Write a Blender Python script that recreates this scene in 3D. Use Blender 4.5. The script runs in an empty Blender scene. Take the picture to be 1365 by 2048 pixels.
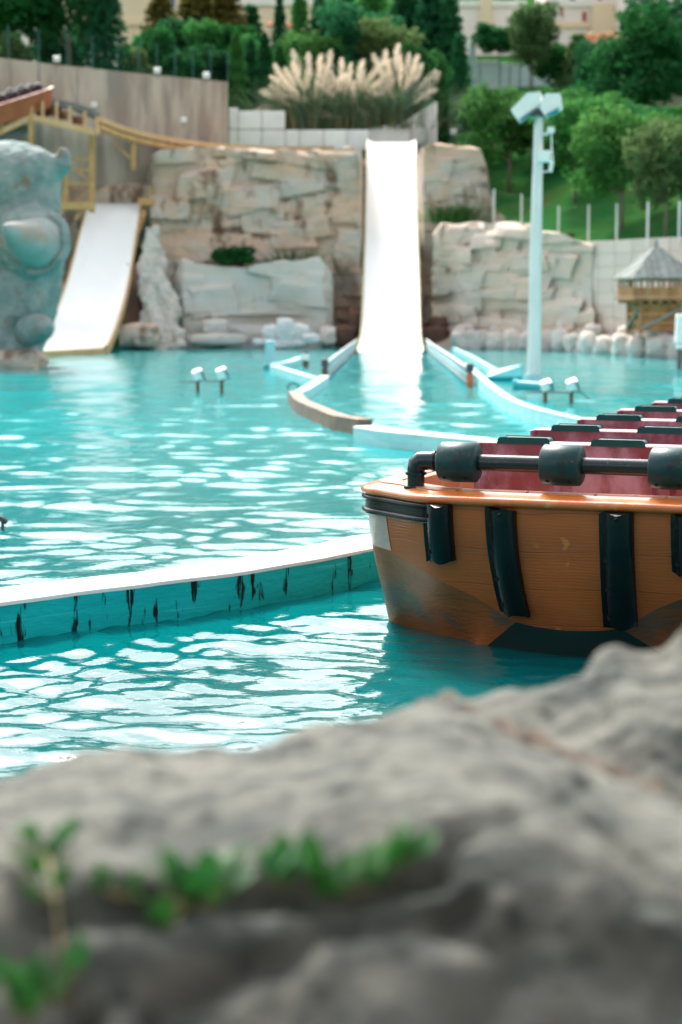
import bpy, bmesh, math, random
import numpy as np
from mathutils import Vector, Matrix, noise
R = math.radians
# ------------------------------------------------------------------ camera, sky, sun, exposure
scene = bpy.context.scene
FPX = 3700.0                       # focal length in photograph pixels (65 mm on 36 mm high)
CAMH = 1.86
PITCH = math.atan(424 / FPX)
cam_d = bpy.data.cameras.new('camera'); cam = bpy.data.objects.new('camera', cam_d)
scene.collection.objects.link(cam); scene.camera = cam
cam.location = (0, 0, CAMH); cam.rotation_euler = (math.pi / 2 - PITCH, 0, 0)
cam_d.sensor_fit = 'VERTICAL'; cam_d.sensor_height = 36; cam_d.sensor_width = 24
cam_d.lens = FPX / 2048 * 36
cam_d.clip_start = 0.1; cam_d.clip_end = 3000
cam_d.dof.use_dof = True; cam_d.dof.focus_distance = 9.75; cam_d.dof.aperture_fstop = 2.2

SUN_EL, SUN_AZ = R(48), R(-17)     # azimuth from +Y (the view direction) towards -X
world = bpy.data.worlds.new('World'); scene.world = world; world.use_nodes = True
wn = world.node_tree; wn.nodes.clear()
sky = wn.nodes.new('ShaderNodeTexSky'); sky.sky_type = 'NISHITA'; sky.sun_disc = False
sky.sun_elevation = SUN_EL; sky.sun_rotation = SUN_AZ
sky.dust_density = 4.0; sky.air_density = 1.0; sky.ozone_density = 1.0
bg = wn.nodes.new('ShaderNodeBackground'); bg.inputs[1].default_value = 0.12
wo = wn.nodes.new('ShaderNodeOutputWorld')
hz = wn.nodes.new('ShaderNodeHueSaturation'); hz.inputs['Saturation'].default_value = .18   # hazy white sky
wn.links.new(sky.outputs[0], hz.inputs['Color']); tcw = wn.nodes.new('ShaderNodeTexCoord'); cn = wn.nodes.new('ShaderNodeTexNoise'); cn.inputs['Scale'].default_value = 4.5; cn.inputs['Detail'].default_value = 7; cn.inputs['Roughness'].default_value = .6
cr = wn.nodes.new('ShaderNodeMapRange'); cr.interpolation_type = 'SMOOTHSTEP'; cr.inputs[1].default_value = .40; cr.inputs[2].default_value = .62; cr.inputs[3].default_value = .68; cr.inputs[4].default_value = 1.45
cm_ = wn.nodes.new('ShaderNodeVectorMath'); cm_.operation = 'SCALE'                     # broken cloud over the whole sky
wn.links.new(tcw.outputs['Generated'], cn.inputs['Vector']); wn.links.new(cn.outputs['Fac'], cr.inputs[0]); wn.links.new(hz.outputs[0], cm_.inputs[0]); wn.links.new(cr.outputs[0], cm_.inputs['Scale'])
wn.links.new(cm_.outputs[0], bg.inputs[0]); wn.links.new(bg.outputs[0], wo.inputs[0])
sl = bpy.data.lights.new('sun', 'SUN'); sun = bpy.data.objects.new('sun', sl)
scene.collection.objects.link(sun)
sl.energy = 1.5; sl.angle = R(12); sl.color = (1.0, 0.93, 0.83)
sd = Vector((math.sin(SUN_AZ) * math.cos(SUN_EL), math.cos(SUN_AZ) * math.cos(SUN_EL), math.sin(SUN_EL)))
sun.rotation_euler = sd.to_track_quat('Z', 'Y').to_euler(); sun.location = (-20, 40, 60)
vs = scene.view_settings
vs.view_transform = 'Standard'; vs.look = 'None'; vs.gamma = 1; vs.use_curve_mapping = False
vs.exposure = 1.72
scene.cycles.use_denoising = True
scene.cycles.max_bounces = 8; scene.cycles.sample_clamp_indirect = 6
C = scene.collection
random.seed(7); rng = np.random.default_rng(7)

# ------------------------------------------------------------------ pixel -> place
cp, sp = math.cos(PITCH), math.sin(PITCH)
def ray(px, py):
    a = (px - 682.5) / FPX; b = (1024 - py) / FPX
    return Vector((a, cp + b * sp, -sp + b * cp))
def P(px, py, Y):                  # point seen at a pixel, at a known distance Y
    d = ray(px, py); t = Y / d.y
    return Vector((d.x * t, Y, CAMH + d.z * t))
def G(px, py, z=0.0):              # point seen at a pixel that lies on the level z
    d = ray(px, py); t = (z - CAMH) / d.z
    return Vector((d.x * t, d.y * t, z))
def pxm(Y): return Y / FPX         # metres per photograph pixel at distance Y

# ------------------------------------------------------------------ helpers
def tag(o, label=None, cat=None, group=None, kind=None):
    if label: o['label'] = label
    if cat: o['category'] = cat
    if group: o['group'] = group
    if kind: o['kind'] = kind
    return o
def empty(name, loc=(0, 0, 0), rz=0, label=None, cat=None, group=None):
    o = bpy.data.objects.new(name, None); C.objects.link(o)
    o.location = loc; o.rotation_euler = (0, 0, rz); o.empty_display_size = .1
    return tag(o, label, cat, group)
def link(name, me, parent=None, loc=None, rz=0, scale=None):
    o = bpy.data.objects.new(name, me); C.objects.link(o)
    if parent: o.parent = parent
    if loc is not None: o.location = loc
    if rz: o.rotation_euler = (0, 0, rz)
    if scale is not None: o.scale = scale
    return o
class MB:
    def __init__(s): s.v = []; s.f = []; s.uv = {}
    def add(s, vs_, fs):
        n = len(s.v); s.v += [tuple(p) for p in vs_]; s.f += [tuple(i + n for i in f) for f in fs]; return s
    def box(s, c, d, rot=None, taper=1.0):
        x, y, z = d[0] / 2, d[1] / 2, d[2] / 2; t = taper
        pts = [Vector(p) for p in ((-x, -y, -z), (x, -y, -z), (x, y, -z), (-x, y, -z), (-x * t, -y * t, z), (x * t, -y * t, z), (x * t, y * t, z), (-x * t, y * t, z))]
        if rot is not None: pts = [rot @ p for p in pts]
        c = Vector(c)
        return s.add([p + c for p in pts], [(0, 3, 2, 1), (4, 5, 6, 7), (0, 1, 5, 4), (1, 2, 6, 5), (2, 3, 7, 6), (3, 0, 4, 7)])
    def bar(s, a, b, w, h, up=(0, 0, 1)):           # rectangular bar from a to b
        a = Vector(a); b = Vector(b); d = b - a; L = d.length; y = d / L
        x = y.cross(Vector(up)); x = x.normalized() if x.length > 1e-5 else Vector((1, 0, 0)); z = x.cross(y)
        m = Matrix((x, y, z)).transposed()
        return s.box((a + b) / 2, (w, L, h), m)
    def tube(s, pts, r, n=10, caps=True):
        pts = [Vector(p) for p in pts]; m = len(pts)
        rr = r if hasattr(r, '__len__') else [r] * m
        base = len(s.v); up = None
        for i, p in enumerate(pts):
            d = (pts[min(i + 1, m - 1)] - pts[max(i - 1, 0)])
            d = (d if d.length > 1e-7 else pts[-1] - pts[0]).normalized()
            if up is None:
                up = Vector((0, 0, 1)) if abs(d.z) < .9 else Vector((1, 0, 0))
            x = d.cross(up).normalized(); up = x.cross(d).normalized()
            for k in range(n):
                a = 2 * math.pi * k / n
                s.v.append(tuple(p + x * (math.cos(a) * rr[i]) + up * (math.sin(a) * rr[i])))
        for i in range(m - 1):
            for k in range(n):
                a = base + i * n + k; b = base + i * n + (k + 1) % n
                s.f.append((a, b, b + n, a + n))
        if caps:
            s.f.append(tuple(base + k for k in range(n - 1, -1, -1)))
            s.f.append(tuple(base + (m - 1) * n + k for k in range(n)))
        return s
    def mesh(s, name, mat=None, smooth=False, bevel=0, seg=2, angle=None):
        me = bpy.data.meshes.new(name); me.from_pydata(s.v, [], s.f)
        if bevel or True:
            bm = bmesh.new(); bm.from_mesh(me)
            if bevel:
                ed = [e for e in bm.edges if len(e.link_faces) == 2 and e.calc_face_angle(0) > .5]
                bmesh.ops.bevel(bm, geom=ed, offset=bevel, segments=seg, affect='EDGES', profile=.5, clamp_overlap=True)
            bmesh.ops.recalc_face_normals(bm, faces=bm.faces)
            bm.to_mesh(me); bm.free()
        if smooth: me.polygons.foreach_set('use_smooth', [True] * len(me.polygons))
        if angle: me.set_sharp_from_angle(angle=angle)
        if mat: me.materials.append(mat)
        return me
    def build(s, name, mat, parent=None, smooth=False, bevel=0, seg=2, angle=None, loc=None, rz=0):
        return link(name, s.mesh(name, mat, smooth, bevel, seg, angle), parent, loc, rz)
def grid_mesh(name, X, Y, Z, mat, smooth=True, uv=None, closed=False):
    nr, nc = X.shape
    v = np.stack([X, Y, Z], -1).reshape(-1, 3)
    i = np.arange(nr - 1)[:, None] * nc + np.arange(nc - 1)[None]
    f = np.stack([i, i + 1, i + nc + 1, i + nc], -1).reshape(-1, 4)
    me = bpy.data.meshes.new(name)
    me.vertices.add(len(v)); me.vertices.foreach_set('co', v.astype(np.float32).ravel())
    me.loops.add(f.size); me.loops.foreach_set('vertex_index', f.astype(np.int32).ravel())
    me.polygons.add(len(f)); me.polygons.foreach_set('loop_start', np.arange(0, f.size, 4, dtype=np.int32))
    me.polygons.foreach_set('loop_total', np.full(len(f), 4, np.int32))
    me.polygons.foreach_set('use_smooth', np.full(len(f), smooth))
    if uv is not None:
        l = me.uv_layers.new(name='UVMap')
        l.data.foreach_set('uv', uv.reshape(-1, 2)[f.ravel()].astype(np.float32).ravel())
    me.update(); me.validate()
    me.materials.append(mat)
    return me
def fbm(p, o=4): return noise.fractal(p, 1.0, 2.0, o)
def copy_tree(o, parent=None):
    c = o.copy(); C.objects.link(c); c.parent = parent
    for ch in o.children: copy_tree(ch, c)
    return c
def interp(x, xs, ys): return float(np.interp(x, xs, ys))

# ------------------------------------------------------------------ materials
MATS = {}
def mat(name, c1, c2=None, scale=4.0, rough=.6, bump=0.0, bscale=None, detail=5, stretch=(1, 1, 1), lo=.35, hi=.65,
        c3=None, s3=1.0, t3=.6, st3=(1, 1, 1), metal=0, spec=.5, coat=0, rvar=0, coord='Object', trans=0, orand=0.0, soft3=.08):
    m = bpy.data.materials.new(name); m.use_nodes = True; nt = m.node_tree; N = nt.nodes; L = nt.links
    b = N['Principled BSDF']; out = N['Material Output']
    b.inputs['Roughness'].default_value = rough; b.inputs['Metallic'].default_value = metal
    b.inputs['Specular IOR Level'].default_value = spec; b.inputs['Coat Weight'].default_value = coat
    b.inputs['Coat Roughness'].default_value = .12
    tc = N.new('ShaderNodeTexCoord')
    src = tc.outputs[coord]
    def mapped(st):
        mp = N.new('ShaderNodeMapping'); mp.inputs['Scale'].default_value = st
        L.new(src, mp.inputs[0]); return mp.outputs[0]
    def nz(sc, st, det=detail):
        n = N.new('ShaderNodeTexNoise'); n.inputs['Scale'].default_value = sc; n.inputs['Detail'].default_value = det
        n.inputs['Roughness'].default_value = .6
        L.new(mapped(st), n.inputs['Vector']); return n.outputs['Fac']
    def rng_(fac, a, z):
        r = N.new('ShaderNodeMapRange'); r.interpolation_type = 'SMOOTHSTEP'
        r.inputs[1].default_value = a; r.inputs[2].default_value = z; L.new(fac, r.inputs[0]); return r.outputs[0]
    def mix(fac, a, z):
        x = N.new('ShaderNodeMix'); x.data_type = 'RGBA'
        L.new(fac, x.inputs[0])
        for i, c in ((6, a), (7, z)):
            if isinstance(c, tuple): x.inputs[i].default_value = (*c, 1)
            else: L.new(c, x.inputs[i])
        return x.outputs[2]
    col = None
    if c2:
        f = nz(scale, stretch); col = mix(rng_(f, lo, hi), c1, c2)
        if c3:
            col = mix(rng_(nz(s3, st3), t3 - soft3, t3 + soft3), col, c3)
        if orand:
            oi = N.new('ShaderNodeObjectInfo'); hs = N.new('ShaderNodeHueSaturation')
            mr = N.new('ShaderNodeMapRange'); mr.inputs[3].default_value = 1 - orand; mr.inputs[4].default_value = 1 + orand
            L.new(oi.outputs['Random'], mr.inputs[0]); L.new(mr.outputs[0], hs.inputs['Value']); L.new(col, hs.inputs['Color'])
            mh = N.new('ShaderNodeMapRange'); mh.inputs[3].default_value = .5 - orand * .07; mh.inputs[4].default_value = .5 + orand * .07
            wn_ = N.new('ShaderNodeTexWhiteNoise'); wn_.noise_dimensions = '1D'
            L.new(oi.outputs['Random'], wn_.inputs['W']); L.new(wn_.outputs['Value'], mh.inputs[0]); L.new(mh.outputs[0], hs.inputs['Hue'])
            col = hs.outputs[0]
        L.new(col, b.inputs['Base Color'])
    else: b.inputs['Base Color'].default_value = (*c1, 1)
    if rvar:
        rr = N.new('ShaderNodeMapRange'); rr.inputs[3].default_value = max(0, rough - rvar); rr.inputs[4].default_value = min(1, rough + rvar)
        rr.inputs[1].default_value = .3; rr.inputs[2].default_value = .7
        L.new(nz(scale * 1.7, stretch), rr.inputs[0]); L.new(rr.outputs[0], b.inputs['Roughness'])
    if bump:
        bp = N.new('ShaderNodeBump'); bp.inputs['Strength'].default_value = 1; bp.inputs['Distance'].default_value = bump
        L.new(nz(bscale or scale * 3, stretch, 8), bp.inputs['Height']); L.new(bp.outputs[0], b.inputs['Normal'])
    if trans:
        t = N.new('ShaderNodeBsdfTranslucent'); x = N.new('ShaderNodeMixShader'); x.inputs[0].default_value = trans
        if col is not None: L.new(col, t.inputs[0])
        else: t.inputs[0].default_value = (*c1, 1)
        L.new(b.outputs[0], x.inputs[1]); L.new(t.outputs[0], x.inputs[2]); L.new(x.outputs[0], out.inputs[0])
    MATS[name] = m
    m['b'] = 0
    return m
ROCK = mat('cliff_rock', (.57, .415, .30), (.50, .46, .405), scale=.55, spec=.15, rough=.9, bump=.05, bscale=5, stretch=(1, 1, 1.8), c3=(.20, .125, .08), s3=.9, t3=.60, st3=(1.3, 1, .6))
ROCKG = mat('grey_ledge_rock', (.56, .51, .45), (.54, .54, .51), scale=.8, spec=.15, rough=.9, bump=.04, bscale=4, c3=(.25, .19, .14), s3=1.2, t3=.68)
ROCKL = mat('pale_rock', (.64, .52, .42), (.58, .52, .46), scale=.7, spec=.15, rough=.9, bump=.04, bscale=5, c3=(.22, .14, .09), s3=.9, t3=.66)
BOULD = mat('boulder_rock', (.64, .55, .48), (.62, .59, .56), scale=1.3, spec=.15, rough=.9, bump=.04, bscale=4, c3=(.30, .20, .14), s3=1.5, t3=.66, orand=.12)
REDROCK = mat('brown_rock', (.20, .10, .065), (.12, .06, .045), scale=1.3, rough=.8, bump=.04, bscale=4)
FROCK = mat('foreground_rock', (.172, .172, .150), (.088, .095, .087), scale=9, spec=.15, rough=.92, bump=.02, bscale=22, stretch=(.7, 1, 1.3), c3=(.050, .056, .052), s3=14, t3=.60, lo=.42, hi=.62)
CONC = mat('stained_concrete', (.50, .43, .36), (.30, .235, .195), scale=1.0, spec=.15, rough=.9, bump=.01, bscale=8, stretch=(1, 1, .22), c3=(.27, .24, .21), s3=1.6, t3=.60, st3=(1, 1, .12), coord='Generated' if False else 'Object')
PINKC = mat('pink_concrete_block', (.66, .52, .44), (.70, .60, .53), scale=1.1, spec=.15, rough=.9, bump=.01, bscale=9, stretch=(1, 1, .35), orand=.06)
GAP = mat('mortar', (.28, .21, .17), rough=.95)
WPANEL = mat('pale_panel', (.74, .77, .76), (.82, .84, .82), scale=1.2, rough=.8, orand=.05)
WWALL = mat('whitewash', (.84, .82, .78), (.78, .75, .70), scale=.9, rough=.85)
BWALL = mat('pale_blue_wall', (.74, .84, .87), (.66, .79, .83), scale=.6, rough=.85)
SLIDE = mat('white_slide', (.88, .88, .86), (.85, .86, .85), scale=1.0, rough=.3, c3=(.42, .52, .54), s3=1.4, t3=.73, st3=(2.2, .35, .35), spec=.4)
YEL = mat('yellow_steel', (.58, .35, .14), (.48, .26, .09), scale=3, rough=.5, c3=(.16, .09, .05), s3=4, t3=.7)
OCH = mat('pale_yellow_steel', (.64, .42, .22), (.58, .35, .15), scale=3, rough=.5)
DARK = mat('dark_steel', (.06, .06, .06), rough=.6)
GRAIL = mat('grey_green_conveyor', (.16, .19, .18), (.1, .12, .12), scale=2, rough=.6)
GRASS = mat('grass_bank', (.022, .115, .032), (.05, .135, .034), scale=.35, rough=1, spec=0, bump=.08, bscale=6, c3=(.13, .10, .05), s3=.3, t3=.70)
LEAFD = mat('leaf_dark', (.018, .12, .045), (.035, .16, .05), scale=.6, rough=.8, spec=.06, trans=.45, orand=.3, coord='Object')
LEAFM = mat('leaf_mid', (.038, .20, .05), (.085, .24, .058), scale=.6, rough=.8, spec=.06, trans=.5, orand=.25)
LEAFO = mat('leaf_olive', (.09, .18, .065), (.14, .21, .08), scale=.6, rough=.8, spec=.06, trans=.5, orand=.25)
LEAFA = mat('leaf_amber', (.07, .085, .02), (.20, .12, .03), scale=.5, rough=.8, spec=.06, trans=.5, orand=.2)
FLOWER = mat('orange_bloom', (.62, .30, .13), (.62, .45, .32), scale=1.0, rough=.7, trans=.3)
BARK = mat('bark', (.20, .15, .11), (.12, .09, .07), scale=4, rough=.9, bump=.02, stretch=(1, 1, .3))
PLUME = mat('plume', (.84, .76, .64), (.76, .66, .53), scale=2, rough=.9, trans=.3, orand=.1)
BLADE = mat('grass_blade', (.07, .14, .07), (.11, .17, .08), scale=1, rough=.7, trans=.35)
STRAW = mat('straw', (.32, .21, .09), (.24, .17, .08), scale=2, rough=.9, trans=.25)
FENCEG = mat('green_fence', (.015, .10, .09), rough=.5)
GALV = mat('galvanised', (.78, .79, .77), (.66, .69, .68), scale=5, rough=.42, metal=.25, stretch=(1, 1, .2))
POSTG = mat('grey_post', (.22, .24, .23), rough=.6)
LAMPW = mat('lamp_white', (.86, .86, .84), (.80, .80, .79), scale=6, rough=.4)
LAMPT = mat('lamp_underside', (.07, .17, .18), rough=.3)
RUST = mat('rusty_steel', (.16, .075, .035), (.08, .05, .035), scale=6, rough=.75, c3=(.34, .14, .05), s3=4, t3=.6)
BRNWALL = mat('brown_flume_wall', (.22, .15, .11), (.13, .095, .075), scale=2.5, rough=.7, c3=(.36, .17, .07), s3=2.2, t3=.62, stretch=(1, 1, .5))
PIPE = mat('turquoise_pipe', (.02, .33, .38), (.03, .40, .44), scale=4, rough=.4)
STAT = mat('statue_stone', (.17, .245, .24), (.29, .34, .325), scale=1.4, spec=.15, rough=.75, bump=.09, bscale=4, c3=(.25, .17, .12), s3=1.7, t3=.63)
HORN = mat('horn_stone', (.33, .36, .34), (.23, .28, .27), scale=1.3, rough=.6, bump=.02, bscale=6, c3=(.36, .27, .18), s3=.9, t3=.62)
WOOD = mat('hut_timber', (.48, .25, .10), (.34, .16, .06), scale=3, rough=.8, stretch=(1, 1, .3), orand=.15)
WOODG = mat('grey_shingle', (.20, .23, .22), (.28, .30, .28), scale=4, rough=.85, orand=.18)
CREAM = mat('cream_render', (.82, .65, .46), (.78, .61, .43), scale=.2, rough=.9)
PINKW = mat('pinkish_render', (.86, .76, .73), (.82, .72, .68), scale=.2, rough=.9)
REDT = mat('red_paint', (.45, .10, .06), rough=.7)
ORT = mat('orange_canopy', (.60, .16, .06), rough=.7)
WIN = mat('window_glass', (.05, .07, .09), rough=.12)
TEALR = mat('teal_railing', (.05, .32, .32), rough=.5)
WFOAM = mat('white_rock_paint', (.70, .74, .74), (.58, .62, .62), scale=2, rough=.85, bump=.03)

def curb_side_mat(name, c1, c2, dark, thr, streak=True):
    m = bpy.data.materials.new(name); m.use_nodes = True; nt = m.node_tree; N = nt.nodes; L = nt.links
    b = N['Principled BSDF']; b.inputs['Roughness'].default_value = .55; b.inputs['Specular IOR Level'].default_value = .12
    uv = N.new('ShaderNodeTexCoord')
    def nz(st, sc=1, det=3):
        mp = N.new('ShaderNodeMapping'); mp.inputs['Scale'].default_value = st; L.new(uv.outputs['UV'], mp.inputs[0])
        n = N.new('ShaderNodeTexNoise'); n.inputs['Scale'].default_value = sc; n.inputs['Detail'].default_value = det; L.new(mp.outputs[0], n.inputs['Vector']); return n.outputs['Fac']
    def rg(f, a, z):
        r = N.new('ShaderNodeMapRange'); r.interpolation_type = 'SMOOTHSTEP'; r.inputs[1].default_value = a; r.inputs[2].default_value = z; L.new(f, r.inputs[0]); return r.outputs[0]
    def mix(f, a, z):
        x = N.new('ShaderNodeMix'); x.data_type = 'RGBA'; L.new(f, x.inputs[0])
        for i, c in ((6, a), (7, z)):
            if isinstance(c, tuple): x.inputs[i].default_value = (*c, 1)
            else: L.new(c, x.inputs[i])
        return x.outputs[2]
    col = mix(rg(nz((1.2, 5, 1), 1.5, 5), .35, .65), c1, c2)
    # faint horizontal trowel lines
    col = mix(rg(nz((.8, 26, 1), 1, 2), .62, .72), col, tuple(min(1, x * 1.35 + .03) for x in c1))
    s1 = rg(nz((11.0, 3.2, 1), 1, 3), thr, thr + .05)          # where along the wall drips run
    s2 = rg(nz((55, 4.0, 1), 1, 5), .33, .50)
    mu = N.new('ShaderNodeMath'); mu.operation = 'MULTIPLY'; L.new(s1, mu.inputs[0]); L.new(s2, mu.inputs[1])
    col = mix(mu.outputs[0], col, dark)
    L.new(col, b.inputs['Base Color'])
    bp = N.new('ShaderNodeBump'); bp.inputs['Distance'].default_value = .006; L.new(nz((5, 14, 1), 2, 5), bp.inputs['Height']); L.new(bp.outputs[0], b.inputs['Normal'])
    return m
CURBN = curb_side_mat('turquoise_paint_stained', (.003, .42, .44), (.006, .48, .495), (.006, .016, .018), .57)
CURBF = curb_side_mat('pale_turquoise_paint', (.30, .60, .62), (.40, .66, .66), (.10, .16, .15), .69)
CURBT = mat('worn_white_top', (.78, .82, .82), (.72, .80, .80), scale=2, rough=.5, c3=(.25, .68, .72), s3=.9, t3=.62, bump=.006, bscale=9)
CURBTF = mat('pale_blue_top', (.28, .56, .60), (.38, .60, .63), scale=1.2, rough=.5)

# water
def water_mat():
    m = bpy.data.materials.new('pool_water'); m.use_nodes = True; nt = m.node_tree; N = nt.nodes; L = nt.links
    b = N['Principled BSDF']; b.inputs['Roughness'].default_value = .035; b.inputs['IOR'].default_value = 1.33
    b.inputs['Specular IOR Level'].default_value = .5
    g = N.new('ShaderNodeNewGeometry')
    n0 = N.new('ShaderNodeTexNoise'); n0.inputs['Scale'].default_value = .35; n0.inputs['Detail'].default_value = 3; L.new(g.outputs['Position'], n0.inputs['Vector'])
    sep = N.new('ShaderNodeSeparateXYZ'); L.new(g.outputs['Position'], sep.inputs[0])
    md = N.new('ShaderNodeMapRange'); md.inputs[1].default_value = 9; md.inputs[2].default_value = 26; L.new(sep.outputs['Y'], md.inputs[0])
    def mix(f, a, z):
        x = N.new('ShaderNodeMix'); x.data_type = 'RGBA'; L.new(f, x.inputs[0])
        for i, c in ((6, a), (7, z)):
            if isinstance(c, tuple): x.inputs[i].default_value = (*c, 1)
            else: L.new(c, x.inputs[i])
        return x.outputs[2]
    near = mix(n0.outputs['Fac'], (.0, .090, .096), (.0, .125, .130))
    far = mix(n0.outputs['Fac'], (.0, .27, .285), (.004, .345, .36))   # brighter turquoise further out
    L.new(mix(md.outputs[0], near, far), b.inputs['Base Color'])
    n1 = N.new('ShaderNodeTexNoise'); n1.inputs['Scale'].default_value = 5; n1.inputs['Detail'].default_value = 4; n1.inputs['Roughness'].default_value = .55
    mp = N.new('ShaderNodeMapping'); mp.inputs['Scale'].default_value = (.8, 1.3, 1); L.new(g.outputs['Position'], mp.inputs[0]); L.new(mp.outputs[0], n1.inputs['Vector'])
    bp = N.new('ShaderNodeBump'); bp.inputs['Distance'].default_value = .010; bp.inputs['Strength'].default_value = .7
    L.new(n1.outputs['Fac'], bp.inputs['Height']); L.new(bp.outputs[0], b.inputs['Normal'])
    return m
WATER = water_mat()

# ------------------------------------------------------------------ terrain
WX = [3.2, 5.5, 8.0, 9.6, 11.3, 16, 40]; WY = [73.5, 72.5, 69.5, 66.3, 62.5, 57, 45]     # line of the right-hand retaining wall
def terrain(x, Y):
    # centre and left: terrace above the cliff
    zc = float(np.interp(Y - (5.2 if .3 < x < 3.9 and Y < 88 else 0), [76.6, 78.2, 84, 90, 110, 145, 200, 330], [-1.2, 7.6, 8.3, 10.6, 14.2, 20, 42, 82]))
    zl = float(np.interp(Y, [76.6, 78.2, 80.5, 82.5, 90, 110, 145, 200, 330], [-1.2, 7.4, 7.6, 10.8, 12.0, 14.6, 20, 42, 82]))
    yw = float(np.interp(x, WX, WY))
    e = Y - yw
    w_ = min(1, max(0, (e - 8) / 20)); e = e * (1 - w_) + w_ * max(1, Y - 67)
    zr = float(np.interp(e, [.5, 1.0, 40, 75, 130, 260], [-1.2, 3.75, 13.6, 20, 42, 82]))
    a = min(1, max(0, (x + 5.9) / .8)); b = min(1, max(0, (x - 4.2) / 1.6))
    z = (zl * (1 - a) + zc * a) * (1 - b) + zr * b
    if z > 0: z += .25 * fbm(Vector((x * .12, Y * .12, 3)), 3)
    return z
def hit(px, py):
    d = ray(px, py)
    for i in range(1200):
        Y = 62 + i * .1; t = Y / d.y
        if CAMH + d.z * t < terrain(d.x * t, Y): break
    return Vector((d.x * t, Y, terrain(d.x * t, Y)))
xs = np.concatenate([np.linspace(-160, -16, 40), np.linspace(-15.5, 18, 110), np.linspace(19, 170, 40)])
ys = np.concatenate([[-400, -100, 0, 20, 40, 43], np.arange(44, 92, .45), np.arange(92, 130, 1.5), np.linspace(132, 330, 40)])
TX, TY = np.meshgrid(xs, ys)
TZ = np.array([[terrain(x, y) if y > 20 else -1.2 for x in xs] for y in ys])
hill = link('hillside', grid_mesh('hillside', TX, TY, TZ, GRASS)); tag(hill, kind='structure')

# ------------------------------------------------------------------ water sheet (real waves)
def make_water():
    nR, nC = 960, 640
    Y = 2.9 * (77.0 / 2.9) ** np.linspace(0, 1, nR)
    U = np.linspace(-1, 1, nC)
    YY = np.repeat(Y[:, None], nC, 1)
    XX = U[None] * (.22 * YY + 3.0) + .03 * YY
    dy = np.gradient(Y)[:, None]; dx = (.22 * YY + 3.0) * 2 / nC
    sp_ = np.maximum(dy, dx)
    Z = np.zeros_like(XX)
    r = np.random.default_rng(11)
    wx = XX + .16 * np.sin(1.3 * YY + .7 * XX) + .10 * np.sin(2.9 * XX - 1.1 * YY + 1)
    wy = YY + .16 * np.sin(1.1 * XX - .6 * YY) + .10 * np.sin(2.3 * YY + 1.7 * XX + 2)
    # calmer water in the lee of the boat and in the boat's channel
    near = np.clip((11.6 + .0 * YY - YY) / 1.5, 0, 1)
    for i in range(64):
        lam = .075 * (2.4 / .075) ** (i / 63.0)
        k = 2 * math.pi / lam
        a = math.pi / 2 + r.normal(0, .62)
        ph = r.uniform(0, 6.28)
        slope = .066 * (1.0 if lam < .45 else (.45 / lam) ** .9) * (.8 if lam < .11 else 1.2 if lam < .25 else 1)
        A = slope / k
        att = np.clip((lam / sp_ - 3.0) / 3.0, 0, 1)
        # patches of stronger and weaker chop
        kx, ky = r.uniform(.4, 1.6), r.uniform(.4, 1.4); patch = .62 + .62 * np.sin(kx * wx + r.uniform(0, 6)) * np.sin(ky * wy + r.uniform(0, 6))
        pool = .36 if lam < .3 else (.62 if lam < 1.3 else .8)
        A = A * (pool + ((1.0 if lam < .28 else .78 if lam < .45 else .55) - pool) * near)
        Z += A * att * patch * np.sin(k * (math.cos(a) * wx + math.sin(a) * wy) + ph)
    lee = np.clip((XX - (.02 + .055 * (YY - 5))) / .25, 0, 1) * np.clip((12 - YY) / 1.0, 0, 1)
    Z *= (1 - .72 * lee)
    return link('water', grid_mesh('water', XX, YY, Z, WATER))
tag(make_water(), kind='structure')

# ------------------------------------------------------------------ rock cliff
def block_field(S, Z, n, seed, wr, hr, dr, band=True):
    r = np.random.default_rng(seed); D = np.zeros_like(S)
    s0, s1, z0, z1 = S.min(), S.max(), Z.min(), Z.max()
    for i in range(n):
        w, h, d = r.uniform(*wr), r.uniform(*hr), r.uniform(*dr)
        cs, cz = r.uniform(s0, s1), r.uniform(z0, z1)
        tilt = r.normal(0, .10); u = (S - cs); v = (Z - cz) - tilt * u
        e = .10
        mu = np.clip((w / 2 - np.abs(u + .12 * np.sin(3 * Z + i))) / e, 0, 1)
        mv = np.clip((h / 2 - v) / (e * 2.5), 0, 1) * np.clip((h / 2 + v) / (e * .55), 0, 1)
        lean = r.normal(0, .10) * u + r.normal(.05, .12) * v
        m = np.minimum(mu, mv); m = m * m * (3 - 2 * m)
        D = np.maximum(D, D * .25 * m + (d + lean) * m)
    return D
def rock_noise(S, Z, off, sc, o=4):
    f = np.empty(S.size)
    for i, (a, b) in enumerate(zip(S.ravel(), Z.ravel())): f[i] = fbm(Vector((a * sc, b * sc, off)), o)
    return f.reshape(S.shape)
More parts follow.
